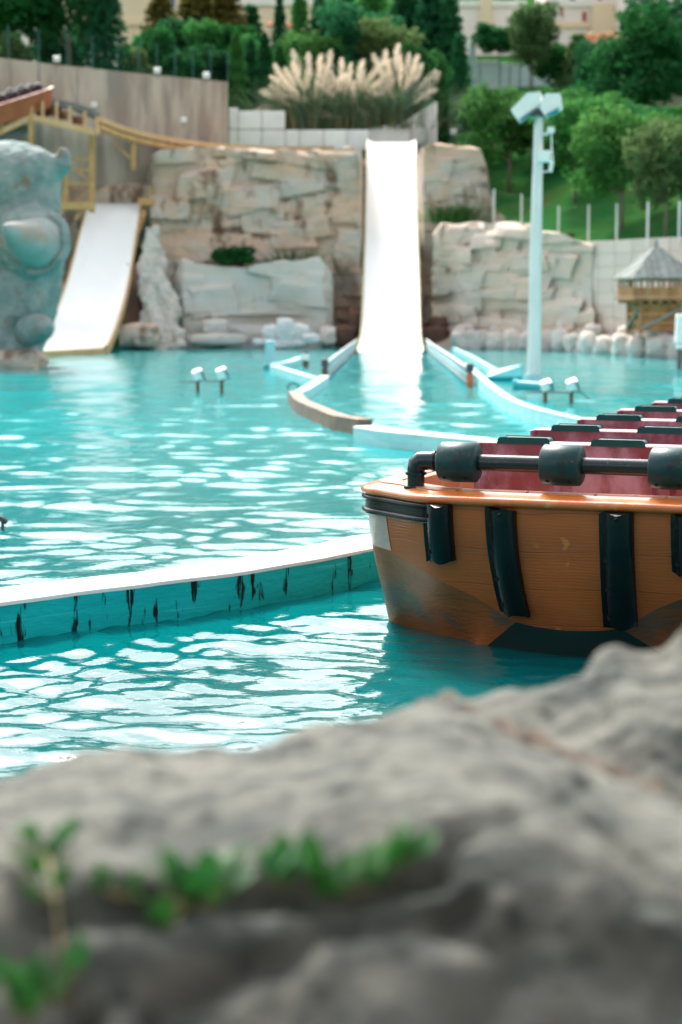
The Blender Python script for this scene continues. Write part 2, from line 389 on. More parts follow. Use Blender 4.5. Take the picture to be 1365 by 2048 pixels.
def cliff(name, xs_, base, topz, batter, res, seed, n, wr, hr, dr, m, back=3.5, feats=(), nz_amp=.15, cut=None):
    """rock face: xs_ = X positions, base(x) = Y of its foot, topz(x) = height of its top"""
    nS = len(xs_); nZ = int(max(topz(x) for x in xs_) / res) + 2; zb = -.5
    T = np.linspace(0, 1, nZ)
    top = np.array([topz(x) for x in xs_]); by = np.array([base(x) for x in xs_])
    S = np.repeat(np.array(xs_)[None], nZ, 0)
    Z = zb + T[:, None] * (top[None] - zb)
    D = block_field(S, Z, n, seed, wr, hr, dr)
    D += nz_amp * rock_noise(S, Z, seed * 1.7, .9, 5) + .3 * rock_noise(S, Z, seed * 2.9, .22, 2)
    for fx, fz, fw, fh, fd in feats:         # broad recesses (negative) or bulges
        D += fd * np.exp(-((S - fx) / fw) ** 4 - ((Z - fz) / fh) ** 4)
    Y = by[None] + batter * (Z - zb) - D
    for (cx0, cx1, cz, cy) in (cut or ()):   # gullies the slides run in
        need = np.interp(Z, cz, cy); m_ = np.clip((np.minimum(S - cx0, cx1 - S)) / .12 + 1, 0, 1); Y = np.where(m_ > 0, np.maximum(Y, Y + (need - Y) * m_), Y)
    # rounded crest running back
    k = 7; q = np.linspace(0, 1, k + 1)[1:]
    Sb = np.repeat(S[-1:], k, 0); Zb = Z[-1:] + (.12 * np.sin(q * 2) - .15 * q)[:, None] + .06 * np.sin(5 * Sb + q[:, None] * 3)
    Yb = Y[-1:] + (q * back)[:, None]
    me = grid_mesh(name, np.vstack([S, Sb]), np.vstack([Y, Yb]), np.vstack([Z, Zb]), m, smooth=True)
    me.set_sharp_from_angle(angle=R(38))
    return me
def px_top(pts, Y):                          # pixel outline at distance Y -> height as a function of x
    q = [P(a, b, Y) for a, b in pts]; X = [v.x for v in q]; Zs = [v.z for v in q]
    return lambda x: interp(x, X, Zs)
main_top = px_top([(60, 330), (120, 320), (200, 300), (260, 330), (330, 302), (420, 296), (520, 300), (640, 302), (700, 296), (740, 300), (830, 300), (870, 290), (930, 294), (958, 300), (972, 340), (976, 380), (990, 425), (1010, 440)], 76)
xs_ = np.arange(P(60, 400, 76).x, P(1010, 400, 76).x, .065)
def mpx(px, py, Y=75): v = P(px, py, Y); return v.x, v.z
feats = []
x, z = mpx(870, 590); feats.append((x, z, .75, 1.9, -1.3))
x, z = mpx(690, 620); feats.append((x, z, .5, 1.5, -1.2))
x, z = mpx(240, 350); feats.append((x, z, 1.1, 1.0, -1.2))
sp_z = [-.5] + [P(784, b, y).z for b, y in ((702, 65.2), (660, 70.2), (610, 72.0), (520, 74.6), (400, 77.8), (290, 81))]; sp_y = [70.5, 70.5, 71.5, 73.2, 75.8, 79.0, 82.2]
o = link('rock_cliff', cliff('rock_cliff', xs_, lambda x: 74.6, main_top, .13, .065, 21, 270, (.8, 3.2), (.45, 1.4), (.06, .5), ROCK, feats=feats, cut=((P(729, 500, 75).x, P(840, 500, 75).x, sp_z, sp_y), (P(140, 500, 75).x, P(296, 500, 75).x, [-.5, 9], [77.4, 77.8]))))
tag(o, 'tall tan rock cliff with jutting blocks behind the tall white slide', 'cliff')
rt = px_top([(868, 470), (885, 448), (960, 446), (1055, 452), (1070, 470), (1105, 474), (1125, 488), (1150, 500)], 72)
xs_ = np.arange(P(868, 500, 72).x, P(1152, 500, 72).x, .06)
feats = []
x, z = mpx(885, 600, 72); feats.append((x, z, .5, 1.7, -1.0))
o = link('rock_cliff', cliff('rock_cliff', xs_, lambda x: interp(x, WX, WY) - .6, rt, .06, .06, 5, 100, (.7, 1.8), (.5, 1.2), (.15, .6), ROCKL, back=1.2, feats=feats))
tag(o, 'lower pale rock cliff of large blocks below the fenced grass slope', 'cliff')

def rock(name, c, dims, seed, m, lvl=3, rough=.22, flat=.0, rz=0, sharp=32):
    bm = bmesh.new(); bmesh.ops.create_icosphere(bm, subdivisions=lvl, radius=1)
    for v in bm.verts:
        p = v.co.copy(); q = Vector((p.x, p.y, p.z))
        mx = max(abs(q.x), abs(q.y), abs(q.z)); q = q.lerp(q / mx * .86, .55)         # boxier than a ball
        d = 1 + rough * fbm(q * 1.1 + Vector((seed * 3.1, seed * 1.7, 0)), 2) + rough * .35 * fbm(q * 3.3 + Vector((seed, 0, 9)), 3)
        v.co = q * d
        v.co.x *= dims[0] / 2; v.co.y *= dims[1] / 2; v.co.z *= dims[2] / 2
    me = bpy.data.meshes.new(name); bm.to_mesh(me); bm.free()
    me.polygons.foreach_set('use_smooth', [True] * len(me.polygons)); me.set_sharp_from_angle(angle=R(sharp)); me.materials.append(m)
    return link(name, me, None, c, rz)

# grey ledge with the bush, in front of the cliff
lt = px_top([(340, 560), (360, 520), (420, 532), (500, 536), (520, 526), (560, 524), (640, 516), (662, 540), (672, 600)], 72.4)
xs_ = np.arange(P(345, 600, 72.4).x, P(668, 600, 72.4).x, .06)
feats = []
x, z = mpx(520, 640, 72.4); feats.append((x, z, 1.6, .16, -.45))
o = link('rock_ledge', cliff('rock_ledge', xs_, lambda x: 72.6 + 1.5 * max(0, abs(x + 3.4) - 2.75), lt, .03, .06, 33, 16, (1.0, 3.0), (.8, 1.8), (.05, .25), ROCKG, back=2.2, feats=feats, nz_amp=.07))
tag(o, 'broad grey rock ledge carrying a green bush at the foot of the cliff', 'rock ledge')
# root-like leaning outcrop beside the short slide
def outcrop(name, label, pts, m, seed):
    mb = MB()
    for (a, b, r0) in pts:
        n = 14; path = []; rad = []
        for i in range(n):
            t = i / (n - 1); p = a.lerp(b, t)
            path.append(p + Vector((noise.noise(Vector((t * 4, seed, r0))) * .25, noise.noise(Vector((t * 4, 7 + seed, r0))) * .25, 0)))
            rad.append(r0 * (1.15 - .65 * t) * (1 + .35 * noise.noise(Vector((t * 6, seed + r0 * 9, 2)))))
        mb.tube(path, rad, 14)
    o = mb.build(name, m, smooth=True)
    rm = o.modifiers.new('remesh', 'REMESH'); rm.mode = 'VOXEL'; rm.voxel_size = .07; rm.use_smooth_shade = True
    tx = bpy.data.textures.new(name + '_tex', 'CLOUDS'); tx.noise_scale = .30; tx.noise_depth = 5
    dm = o.modifiers.new('displace', 'DISPLACE'); dm.texture = tx; dm.strength = .5; dm.texture_coords = 'LOCAL'; dm.mid_level = .5
    return tag(o, label, 'rock')
outcrop('rock_outcrop', 'pale root-like leaning rock outcrop beside the short white slide',
        [(P(330, 700, 71.5), P(300, 455, 73.0), .50), (P(295, 700, 71), P(292, 500, 72.6), .30), (P(352, 700, 71.5), P(318, 500, 73), .42), (P(318, 705, 70.6), P(305, 560, 71.6), .34)], ROCKG, 2)
o = rock('boulder', P(282, 672, 70), (1.7, 1.5, 1.05), 3, ROCK); tag(o, 'brown boulder wedged beside the foot of the short white slide', 'boulder')
o = rock('boulder', P(262, 600, 72.5), (1.1, 1.2, 3.0), 4, REDROCK); tag(o, 'dark brown upright boulder in the shade behind the short slide', 'boulder')
o = rock('boulder', P(110, 560, 76), (2.6, 2.0, 5.6), 14, ROCK); tag(o, 'tall brown rock between the horned statue and the short slide', 'boulder')
o = rock('boulder', P(215, 415, 77), (4.6, 1.6, 2.2), 15, ROCK, rz=.2); tag(o, 'slanting tan rock slab under the yellow track', 'boulder')
o = rock('boulder', P(838, 272, 85), (.9, .9, 1.1), 16, ROCKG); tag(o, 'rounded grey boulder at the top end of the tall slide', 'boulder')
# red-brown rocks either side of the tall slide's foot
for (a, b, Y, w, h, s) in ((690, 672, 73, 1.0, .9, 31), (712, 650, 73.6, .8, 1.5, 32)):
    o = rock('boulder', P(a, b, Y), (w, .9, h), s, REDROCK); tag(o, 'red-brown wet rock left of the tall slide foot', 'boulder', 'brown rocks left of the tall slide foot')
for (a, b, Y, w, h, s) in ((866, 672, 73, 1.3, .8, 33), (884, 650, 73.4, 1.1, .9, 34)):
    o = rock('boulder', P(a, b, Y), (w, .9, h), s, REDROCK); tag(o, 'red-brown wet rock right of the tall slide foot', 'boulder', 'brown rocks right of the tall slide foot')
o = rock('boulder', P(655, 672, 72.2), (.75, .7, .8), 35, BOULD); tag(o, 'single pale pinkish boulder between the white rockery and brown rocks', 'boulder')
o = rock('boulder', P(432, 655, 72.0), (1.1, .8, .7), 36, ROCKG); tag(o, 'rounded grey boulder under the lip of the rock ledge', 'boulder')
o = rock('stone_shelf', P(436, 679, 71.6), (2.6, .9, .5), 37, ROCKG, rough=.08); tag(o, 'flat grey stone shelf at the waterline below the ledge', 'rock')
# white painted rockery
for i, (a, b, w, h) in enumerate(((548, 667, .95, .75), (572, 660, .8, .95), (598, 667, .9, .8), (622, 677, .8, .45), (526, 684, .8, .3), (575, 687, 1.8, .3))):
    o = rock('white_boulder', P(a, b, 71.3 - .2 * (i % 2)), (w, .7, h), 40 + i, WFOAM); tag(o, 'white boulder in the small rockery at the far waterline', 'boulder', 'white rockery boulders')
# boulders edging the right-hand pool
bx = 905; i = 0
while bx < 1420:
    wpx = random.uniform(30, 52); a = bx + wpx / 2
    py = interp(a, [900, 1000, 1150, 1250, 1365, 1450], [694, 695, 699, 704, 712, 720])
    g = G(a, py); Y = min(g.y + .3, interp(P(a, py, 68).x, WX, WY) - 1.7); g.x = P(a, py, Y).x; s = pxm(Y)
    h = random.uniform(38, 52) * s
    o = rock('boulder', (g.x, Y, h * .38), (wpx * s * 1.25, 1.0, h * 1.15), 60 + i, BOULD, rough=.25, rz=random.uniform(-.3, .3))
    tag(o, 'pale rounded boulder in the row edging the far pool', 'boulder', 'boulders edging the far pool')
    if i % 2 == 0:
        o = rock('boulder', (g.x + .2, Y + .6, h * .85), (wpx * s * 1.1, .9, h * .8), 90 + i, BOULD, rz=random.uniform(-.4, .4))
        tag(o, 'smaller pale boulder perched behind the front row at the far pool', 'boulder', 'boulders edging the far pool')
    bx += wpx * .88; i += 1

# ------------------------------------------------------------------ retaining wall of pinkish blocks (right)
root = empty('retaining_wall', P(1250, 660, 64), label='pinkish block retaining wall behind the wooden hut', cat='wall')
inv = lambda o: Matrix.Translation(-Vector(o.location))
def at_root(r, p): return Vector(p) - Vector(r.location)
x0 = P(1140, 600, 68.5).x; xw = np.arange(x0, 17, .46)
blk = MB().box((0, 0, 0), (.452, .3, .452)).mesh('block', PINKC, bevel=.012, seg=1)
bk = MB()
for i in range(len(xw) - 1):
    xa, xb = xw[i], xw[i + 1]; ya, yb = interp(xa, WX, WY) + .1, interp(xb, WX, WY) + .1
    ang = math.atan2(yb - ya, xb - xa); L = math.hypot(xb - xa, yb - ya)
    bk.bar(at_root(root, (xa, ya + .16, 2.0)), at_root(root, (xb, yb + .16, 2.0)), .24, 3.9)
    for j in range(9):
        b = link('block', blk, root, at_root(root, ((xa + xb) / 2, (ya + yb) / 2 + random.uniform(-.008, .008), .05 + j * .46)), ang)
        b.scale = (L / .462, 1, 1)
bk.build('backing', GAP, root)

# ------------------------------------------------------------------ stained concrete wall (upper left)
root = empty('concrete_wall', P(220, 270, 76), label='long stained grey-brown concrete wall behind the yellow track', cat='wall')
top = [(-260, 84, 70), (-60, 108, 72.5), (112, 129, 75), (254, 144, 77), (357, 154, 79), (456, 164, 81)]
for i in range(len(top) - 1):
    a, b = P(*top[i]), P(*top[i + 1]); d = (b - a).normalized() * .001
    mid_a, mid_b = a + d, b - d
    mb = MB(); zb = 6.4
    nx = Vector((d.y, -d.x, 0)).normalized()
    pts = []
    for p in (mid_a, mid_b):
        for zz in (zb, p.z):
            for k in (0, 1):
                pts.append(at_root(root, Vector((p.x, p.y, zz)) - nx * (.35 * k)))
    mb.add(pts, [(0, 2, 6, 4), (1, 5, 7, 3), (2, 3, 7, 6), (0, 4, 5, 1), (0, 1, 3, 2), (4, 6, 7, 5)])
    mb.build('concrete_panel', CONC, root)
WALLTOP = [P(*t) for t in top]

# pale panel wall behind the cliff top, and the white wing wall
root = empty('panel_wall', P(560, 290, 84), label='pale grey-white panel wall below the pampas grass', cat='wall')
pxs = [458, 477, 524, 571, 600, 648, 694, 738]
for i in range(len(pxs) - 1):
    for (t, b) in ((222 if i != 0 else 216, 258), (260, 300))[0 if i < 3 else 1:]:
        a = P(pxs[i], t, 84); c = P(pxs[i + 1], b, 84)
        MB().box(at_root(root, ((a.x + c.x) / 2, 84, (a.z + c.z) / 2)), (c.x - a.x - .03, .18, a.z - c.z - .0)).build('panel', WPANEL, root, bevel=.02, seg=1)
a, c = P(457, 262, 84), P(738, 300, 84)
MB().box(at_root(root, ((a.x + c.x) / 2, 84.12, (a.z + c.z) / 2)), (c.x - a.x - .05, .1, a.z - c.z - .06)).build('backing', WPANEL, root)
root = empty('wing_wall', P(845, 290, 85), label='white sloping wing wall beside the top of the tall slide', cat='wall')
q = [P(738, 255, 85), P(800, 250, 85), P(866, 208, 85), P(866, 300, 85), P(738, 300, 85)]
mb = MB(); n = len(q); pts = [at_root(root, p) for p in q] + [at_root(root, p + Vector((0, .3, 0))) for p in q]
mb.add(pts, [tuple(range(n)), tuple(range(2 * n - 1, n - 1, -1))] + [(i, (i + 1) % n, n + (i + 1) % n, n + i) for i in range(n)])
mb.build('wall_face', WWALL, root, bevel=.02, seg=1)
p = P(871, 252, 84.9); MB().box(at_root(root, p), (.16, .4, 92 * pxm(85))).build('end_post', WWALL, root, bevel=.02)

# blue-white wall up the slope
root = empty('retaining_wall', P(1070, 165, 110), label='pale blue-white wall with a stepped end under the ivy', cat='wall')
for (a, b, c, d) in ((938, 84, 951, 172), (951, 122, 1000, 172), (1000, 128, 1090, 170), (1090, 126, 1210, 172)):
    p, r_ = P(a, b, 110), P(c, d, 110)
    MB().box(at_root(root, ((p.x + r_.x) / 2, 110, (p.z + r_.z) / 2 - .6)), (r_.x - p.x - .02, .35, p.z - r_.z + 1.2)).build('wall_section', BWALL, root, bevel=.03)
root = empty('garden_wall', P(1340, 230, 96), label='low beige wall behind the dark tree on the right slope', cat='wall')
for (a, c) in ((1296, 1345), (1345, 1400), (1400, 1470)):
    p, r_ = P(a, 172, 96), P(c, 240, 96)
    MB().box(at_root(root, ((p.x + r_.x) / 2, 96, (p.z + r_.z) / 2 - .5)), (r_.x - p.x - .02, .35, p.z - r_.z + 1)).build('wall_section', PINKC, root, bevel=.03)

# ------------------------------------------------------------------ slides
def slide(name, label, L_edge, R_edge, lip, rail_m, sub=6, skirt=.35, foot=None):
    """edges: lists of (px, py, Y) down the slide"""
    root = empty(name, P(*R_edge[-1]), label=label, cat='slide')
    def dens(e):
        q = [P(*t) for t in e]; t0 = np.linspace(0, 1, len(q)); tt = np.linspace(0, 1, (len(q) - 1) * sub + 1)
        # catmull-rom
        out = []
        for t in tt:
            k = min(int(t * (len(q) - 1)), len(q) - 2); u = t * (len(q) - 1) - k
            p0, p1, p2, p3 = q[max(k - 1, 0)], q[k], q[k + 1], q[min(k + 2, len(q) - 1)]
            out.append(.5 * ((2 * p1) + (p2 - p0) * u + (2 * p0 - 5 * p1 + 4 * p2 - p3) * u * u + (3 * p1 - p0 - 3 * p2 + p3) * u ** 3))
        return out
    A, B = dens(L_edge), dens(R_edge)
    n = 9
    X = np.zeros((len(A), n)); Y = X.copy(); Z = X.copy()
    for i, (a, b) in enumerate(zip(A, B)):
        for j in range(n):
            t = j / (n - 1); p = a.lerp(b, t); s = min(1, min(t, 1 - t) * 9)
            p = at_root(root, p) - Vector((0, 0, .10 * s))
            X[i, j], Y[i, j], Z[i, j] = p
    link('chute', grid_mesh('chute', X[::-1], Y[::-1], Z[::-1], SLIDE), root)
    # seams between sheets
    k = 4 if len(A) > 20 else 3
    for side, E, sg in (('left', A, -1), ('right', B, 1)):
        mb = MB(); v = []; f = []
        for i, p in enumerate(E):
            p = at_root(root, p)
            v += [p + Vector((0, 0, .03)), p + Vector((sg * .07, 0, .03)), p + Vector((sg * .07, 0, -skirt)), p + Vector((0, 0, -skirt))]
            if i:
                a0 = 4 * i - 4; b0 = 4 * i
                f += [(a0, b0, b0 + 1, a0 + 1), (a0 + 1, b0 + 1, b0 + 2, a0 + 2), (a0 + 2, b0 + 2, b0 + 3, a0 + 3), (a0 + 3, b0 + 3, b0, a0)]
        mb.add(v, f); mb.build('side_rail', rail_m, root)
    a, b = at_root(root, A[-1]), at_root(root, B[-1])
    mb = MB().bar(a - Vector((0, .04, .16)), b - Vector((0, .04, .16)), .12, .26); mb.build('lip', lip, root, bevel=.02)
    # steel bearers under the sheet
    for i in range(3, len(A) - 2, 5):
        a, b = at_root(root, A[i]), at_root(root, B[i])
        MB().bar(a - Vector((0, 0, .26)), b - Vector((0, 0, .26)), .12, .14).build('bearer', DARK, root)
    return root, A, B
CREAMR = mat('cream_rail', (.60, .55, .36), (.52, .48, .28), scale=3, rough=.6)
main_s, A1, B1 = slide('log_slide', 'tall steep white slide dropping down the cliff into the pool',
      [(738, 283, 83.5), (737, 290, 81), (734, 400, 77.8), (731, 520, 74.6), (728, 610, 72.0), (725, 660, 70.2), (721, 690, 68.0), (716, 702, 65.2)],
      [(828, 283, 83.5), (830, 290, 81), (833, 400, 77.8), (836, 520, 74.6), (838, 610, 72.0), (839, 660, 70.2), (842, 690, 68.0), (846, 702, 65.2)], SLIDE, CREAMR)
left_s, A2, B2 = slide('short_slide', 'short curved white slide with yellow-edged lip beside the horned statue',
      [(184, 402, 75.5), (178, 412, 74.4), (165, 455, 72.8), (150, 515, 71.0), (131, 580, 69.0), (107, 640, 66.6), (84, 686, 63.2), (78, 700, 61.0)],
      [(285, 402, 76.5), (281, 412, 75.4), (272, 465, 73.9), (262, 530, 72.2), (249, 592, 70.4), (233, 645, 68.4), (218, 682, 66.0), (209, 693, 64.4)], OCH, OCH)
# boat lip braces on the short slide: little yellow side steps
# platform at the top of the short slide
def frame(name, label, bars, m=YEL, cat='steel frame', w=.16, posts=()):
    root = empty(name, bars[0][0], label=label, cat=cat)
    for (a, b, nm, ww) in bars:
        MB().bar(at_root(root, a), at_root(root, b), ww, ww).build(nm, m, root, bevel=.012, seg=1)
    return root
bars = []
Yt = 73
bars += [(P(132, 300, Yt), P(132, 425, Yt), 'post', .20), (P(185, 262, Yt), P(185, 425, Yt), 'post', .22), (P(62, 212, 71), P(62, 290, 71), 'post', .18), (P(268, 278, 75), P(268, 340, 75), 'post', .18),
         (P(132, 318, Yt), P(185, 318, Yt), 'cross_beam', .10), (P(132, 340, Yt), P(185, 340, Yt), 'cross_beam', .10), (P(134, 318, Yt), P(184, 368, Yt), 'brace', .08), (P(132, 368, Yt), P(185, 368, Yt), 'cross_beam', .09),
         (P(184, 372, Yt), P(134, 425, Yt), 'brace', .08), (P(226, 285, 75), P(264, 318, 75), 'brace', .10), (P(300, 372, 74), P(302, 405, 74), 'post', .08)]
bars += [(P(124, 412, Yt - .4), P(190, 412, Yt - .4), 'platform_beam', .30), (P(278, 404, 75), P(308, 404, 75), 'platform_beam', .3), (P(190, 392, Yt - .3), P(150, 440, Yt - .3), 'brace', .12), (P(290, 420, 75), P(276, 465, 75), 'brace', .22)]
frame('steel_tower', 'yellow steel trestle tower at the top of the short slide', bars)
# lift track: conveyor going up to a crest, then the curving beam running right to the tall slide
root = empty('lift_track', P(60, 290, 71), label='yellow steel lift track with railing cresting above the statue', cat='track')
for (pts, w, h, nm, m) in (([(-60, 288, 69), (0, 264, 70), (58, 234, 71)], .12, .22, 'beam', OCH), ([(58, 234, 71), (192, 266, 72)], .12, .24, 'beam', OCH), ([(-60, 262, 70.5), (0, 247, 71), (60, 213, 72), (100, 205, 72.5), (150, 213, 73), (195, 232, 73.5)], .35, .26, 'conveyor', GRAIL),
                           ([(-60, 243, 72.5), (0, 228, 73), (62, 206, 73.5)], .1, .14, 'beam', OCH), ([(-60, 302, 70), (0, 278, 71), (58, 256, 72)], .5, .24, 'conveyor', GRAIL), ([(195, 252, 72), (197, 270, 72)], .25, .12, 'end_beam', OCH)):
    for k in range(len(pts) - 1):
        MB().bar(at_root(root, P(*pts[k])), at_root(root, P(*pts[k + 1])), w, h).build(nm, m, root, bevel=.01, seg=1)
for (a, b, c, Y) in ((4, 238, 264, 70), (33, 226, 252, 70.6), (60, 209, 234, 71), (86, 203, 238, 71.3), (114, 202, 245, 71.5), (140, 213, 252, 71.7), (170, 222, 258, 71.9), (195, 233, 268, 72)):
    MB().bar(at_root(root, P(a, b, Y)), at_root(root, P(a, c, Y)), .10, .10).build('rail_post', OCH, root)
MB().add([at_root(root, p) for p in (P(60, 236, 71), P(190, 268, 72), P(165, 262, 74.5), P(64, 228, 74))], [(0, 1, 2, 3)]).build('deck_plate', YEL, root)
for (a, b) in ((78, 224), (100, 222), (122, 230), (150, 240)):
    MB().bar(at_root(root, P(a, b, 72.5)), at_root(root, P(a + 18, b + 2, 73)), .3, .3).build('drive_unit', RUST, root, bevel=.05)
root = empty('track_beam', P(400, 292, 78), label='curving yellow track beam running along the cliff top to the tall slide', cat='track')
cur = [(197, 240, 73), (235, 255, 74), (270, 266, 75), (310, 275, 76), (360, 284, 77), (410, 290, 78.2), (460, 294, 79.5), (520, 297, 80.6), (590, 298, 82), (664, 297, 83.5)]
for k in range(len(cur) - 1):
    a, b = P(*cur[k]), P(*cur[k + 1])
    MB().bar(at_root(root, a), at_root(root, b), .35, .20).build('beam', OCH, root)
    if k < 5:
        d = Vector((0, 1.8, 0)); MB().bar(at_root(root, a + d), at_root(root, b + d), .2, .2).build('beam', YEL, root)
        MB().bar(at_root(root, a - Vector((0, 0, .26))), at_root(root, b - Vector((0, 0, .26))), .25, .22).build('lower_beam', YEL, root)
        MB().bar(at_root(root, (a + b) / 2 - Vector((0, 0, .1))), at_root(root, (a + b) / 2 + d - Vector((0, 0, .1))), .12, .12).build('sleeper', DARK, root)

# ------------------------------------------------------------------ horned statue
root = empty('horned_statue', (P(40, 735, 51).x, 51, 0), label='huge blue-grey stone animal statue with a blunt horn at the poolside', cat='statue')
mb = MB()
def ell(px, py, Y, rx, ry, rz, n=14):
    c = at_root(root, P(px, py, Y)); v = []; f = []
    for i in range(n + 1):
        for j in range(2 * n):
            a, b = math.pi * i / n, math.pi * j / n
            v.append((c.x + rx * math.sin(a) * math.cos(b), c.y + ry * math.sin(a) * math.sin(b), c.z + rz * math.cos(a)))
    for i in range(n):
        for j in range(2 * n):
            f.append((i * 2 * n + j, (i + 1) * 2 * n + j, (i + 1) * 2 * n + (j + 1) % (2 * n), i * 2 * n + (j + 1) % (2 * n)))
    mb.add(v, f)
s = pxm(51)
for (a, b, Y, rx, ry, rz) in ((22, 372, 52.5, 98, 110, 90), (-60, 365, 53, 140, 120, 86), (50, 350, 52.2, 72, 80, 62), (127, 322, 52.0, 17, 26, 27), (100, 338, 52.2, 32, 45, 30), (90, 372, 52.3, 34, 50, 46),
                              (62, 480, 51.2, 68, 60, 74), (50, 520, 52.2, 78, 80, 90), (30, 600, 52.2, 88, 90, 100), (-60, 560, 52.5, 110, 110, 200), (10, 690, 52, 74, 80, 60), (66, 570, 52.2, 58, 60, 80), (38, 700, 51.6, 42, 50, 40), (70, 420, 52.0, 52, 60, 70), (40, 430, 52.2, 80, 80, 110), (64, 625, 52.2, 46, 60, 70), (20, 655, 52.2, 75, 80, 90), (84, 400, 52.2, 34, 40, 60), (95, 500, 52.3, 34, 40, 80)):
    ell(a, b, Y, rx * s, ry * s, rz * s)
b = mb.build('body', STAT, root, smooth=True)
rm = b.modifiers.new('remesh', 'REMESH'); rm.mode = 'VOXEL'; rm.voxel_size = .06; rm.use_smooth_shade = True
sm = b.modifiers.new('smooth', 'SMOOTH'); sm.iterations = 22; sm.factor = .5
tx = bpy.data.textures.new('statue_tex', 'CLOUDS'); tx.noise_scale = .30; tx.noise_depth = 5
dm = b.modifiers.new('displace', 'DISPLACE'); dm.texture = tx; dm.strength = .17; dm.texture_coords = 'LOCAL'
# horn: blunt cone pointing at the water, up and to the left
base = at_root(root, P(84, 488, 50.9)); tip = at_root(root, P(7, 450, 49.2))
mb = MB(); path = []; rad = []
for i in range(18):
    t = i / 17; p = base.lerp(tip, t) + Vector((0, 0, -.10 * math.sin(t * math.pi))); path.append(p); rad.append(.74 * (1 - t ** 1.35) ** .80 * (.985 + .015 * math.cos(t * 40)) + .012)
mb.tube(path, rad, 26); mb.build('horn', HORN, root, smooth=True)
mb = MB(); d = (tip - base).normalized(); q = d.to_track_quat('Z', 'Y')
path = [base + d * .05 + q @ Vector((math.cos(a) * .80, math.sin(a) * .80, .04 * math.sin(7 * a))) for a in np.linspace(0, 2 * math.pi, 40)]
mb.tube(path, .13, 10, caps=False); mb.build('horn_collar', STAT, root, smooth=True)
mb = MB(); a, b2 = at_root(root, P(60, 662, 51)), at_root(root, P(98, 652, 49.6))
mb.tube([a.lerp(b2, t) for t in np.linspace(0, 1, 10)], [.42 * (1 - t ** 2.5) ** .5 + .01 for t in np.linspace(0, 1, 10)], 18); mb.build('tusk', STAT, root, smooth=True)
ro = rock('plinth_rock', (P(10, 735, 51).x, 51.4, .1), (2.3, 1.7, 1.0), 51, ROCK)
tag(ro, 'dark brown rock at the waterline under the horned statue', 'boulder')

# ------------------------------------------------------------------ pool walls
def curb(name, label, pts, h, thick, side_m, top_m, sub=5, z0=-.6, htop=None, bulge=True):
    """pts: (x, y) of the near face foot line; thickness goes to the +Y / away side"""
    q = [Vector((p[0], p[1], 0)) for p in pts]
    E = []
    for k in range(len(q) - 1):
        for u in np.linspace(0, 1, sub, endpoint=False):
            p0, p1, p2, p3 = q[max(k - 1, 0)], q[k], q[k + 1], q[min(k + 2, len(q) - 1)]
            E.append(.5 * ((2 * p1) + (p2 - p0) * u + (2 * p0 - 5 * p1 + 4 * p2 - p3) * u * u + (3 * p1 - p0 - 3 * p2 + p3) * u ** 3))
    E.append(q[-1])
    root = empty(name, E[len(E) // 2], label=label, cat='wall')
    n = len(E); s = 0; X = np.zeros((n, 4)); Yv = X.copy(); Z = X.copy(); UV = np.zeros((n, 4, 2)); Tx = np.zeros((n, 3)); Ty = Tx.copy(); Tz = Tx.copy()
    for i, p in enumerate(E):
        d = (E[min(i + 1, n - 1)] - E[max(i - 1, 0)]).normalized(); nn = Vector((-d.y, d.x, 0))
        if i: s += (E[i] - E[i - 1]).length
        hh = h if htop is None else htop(i / (n - 1))
        l = at_root(root, p); w = .004 * math.sin(s * 5) + .006 * noise.noise(Vector((s * 1.5, 0, h)))
        for j, (off, z) in enumerate(((0, z0), (w, hh), (thick, hh), (thick, z0))):
            X[i, j], Yv[i, j], Z[i, j] = l.x + nn.x * off, l.y + nn.y * off, z
            UV[i, j] = (s, z if j < 2 else z + 3)
        for j, off in enumerate((-.003, thick * .5, thick + .003)):
            Tx[i, j], Ty[i, j], Tz[i, j] = l.x + nn.x * off, l.y + nn.y * off, hh + .02 + .006 * noise.noise(Vector((s * 2, j, 1)))
    o = link('wall_body', grid_mesh('wall_body', X, Yv, Z, side_m, smooth=False, uv=UV), root)
    for i in (0, n - 1): MB().add([(X[i, j], Yv[i, j], Z[i, j]) for j in range(4)], [(0, 1, 2, 3)]).build('wall_end', side_m, root)
    mb = MB(); 
    for i in range(n):
        for j in range(3): mb.v.append((Tx[i, j], Ty[i, j], Tz[i, j]))
        for j in (0, 2): mb.v.append((Tx[i, j], Ty[i, j], Tz[i, j] - .024))
    for i in range(n - 1):
        a, b = i * 5, i * 5 + 5
        mb.f += [(a, a + 1, b + 1, b), (a + 1, a + 2, b + 2, b + 1), (a + 3, a, b, b + 3), (a + 2, a + 4, b + 4, b + 2)]
    e = (n - 1) * 5
    mb.f += [(0, 3, 4, 2, 1), (e, e + 1, e + 2, e + 4, e + 3)]
    mb.build('coping', top_m, root, bevel=.008, seg=2)
    return root
g = lambda a, b: tuple(G(a, b)[:2])
curb('channel_wall', 'low turquoise wall with black drip stains beside the orange boat', [g(-560, 1365), g(-250, 1328), g(0, 1290), g(180, 1262), g(400, 1232), g(600, 1198), g(750, 1165), g(830, 1146), (1.6, 13.4)], .215, .42, CURBN, CURBT, sub=10)
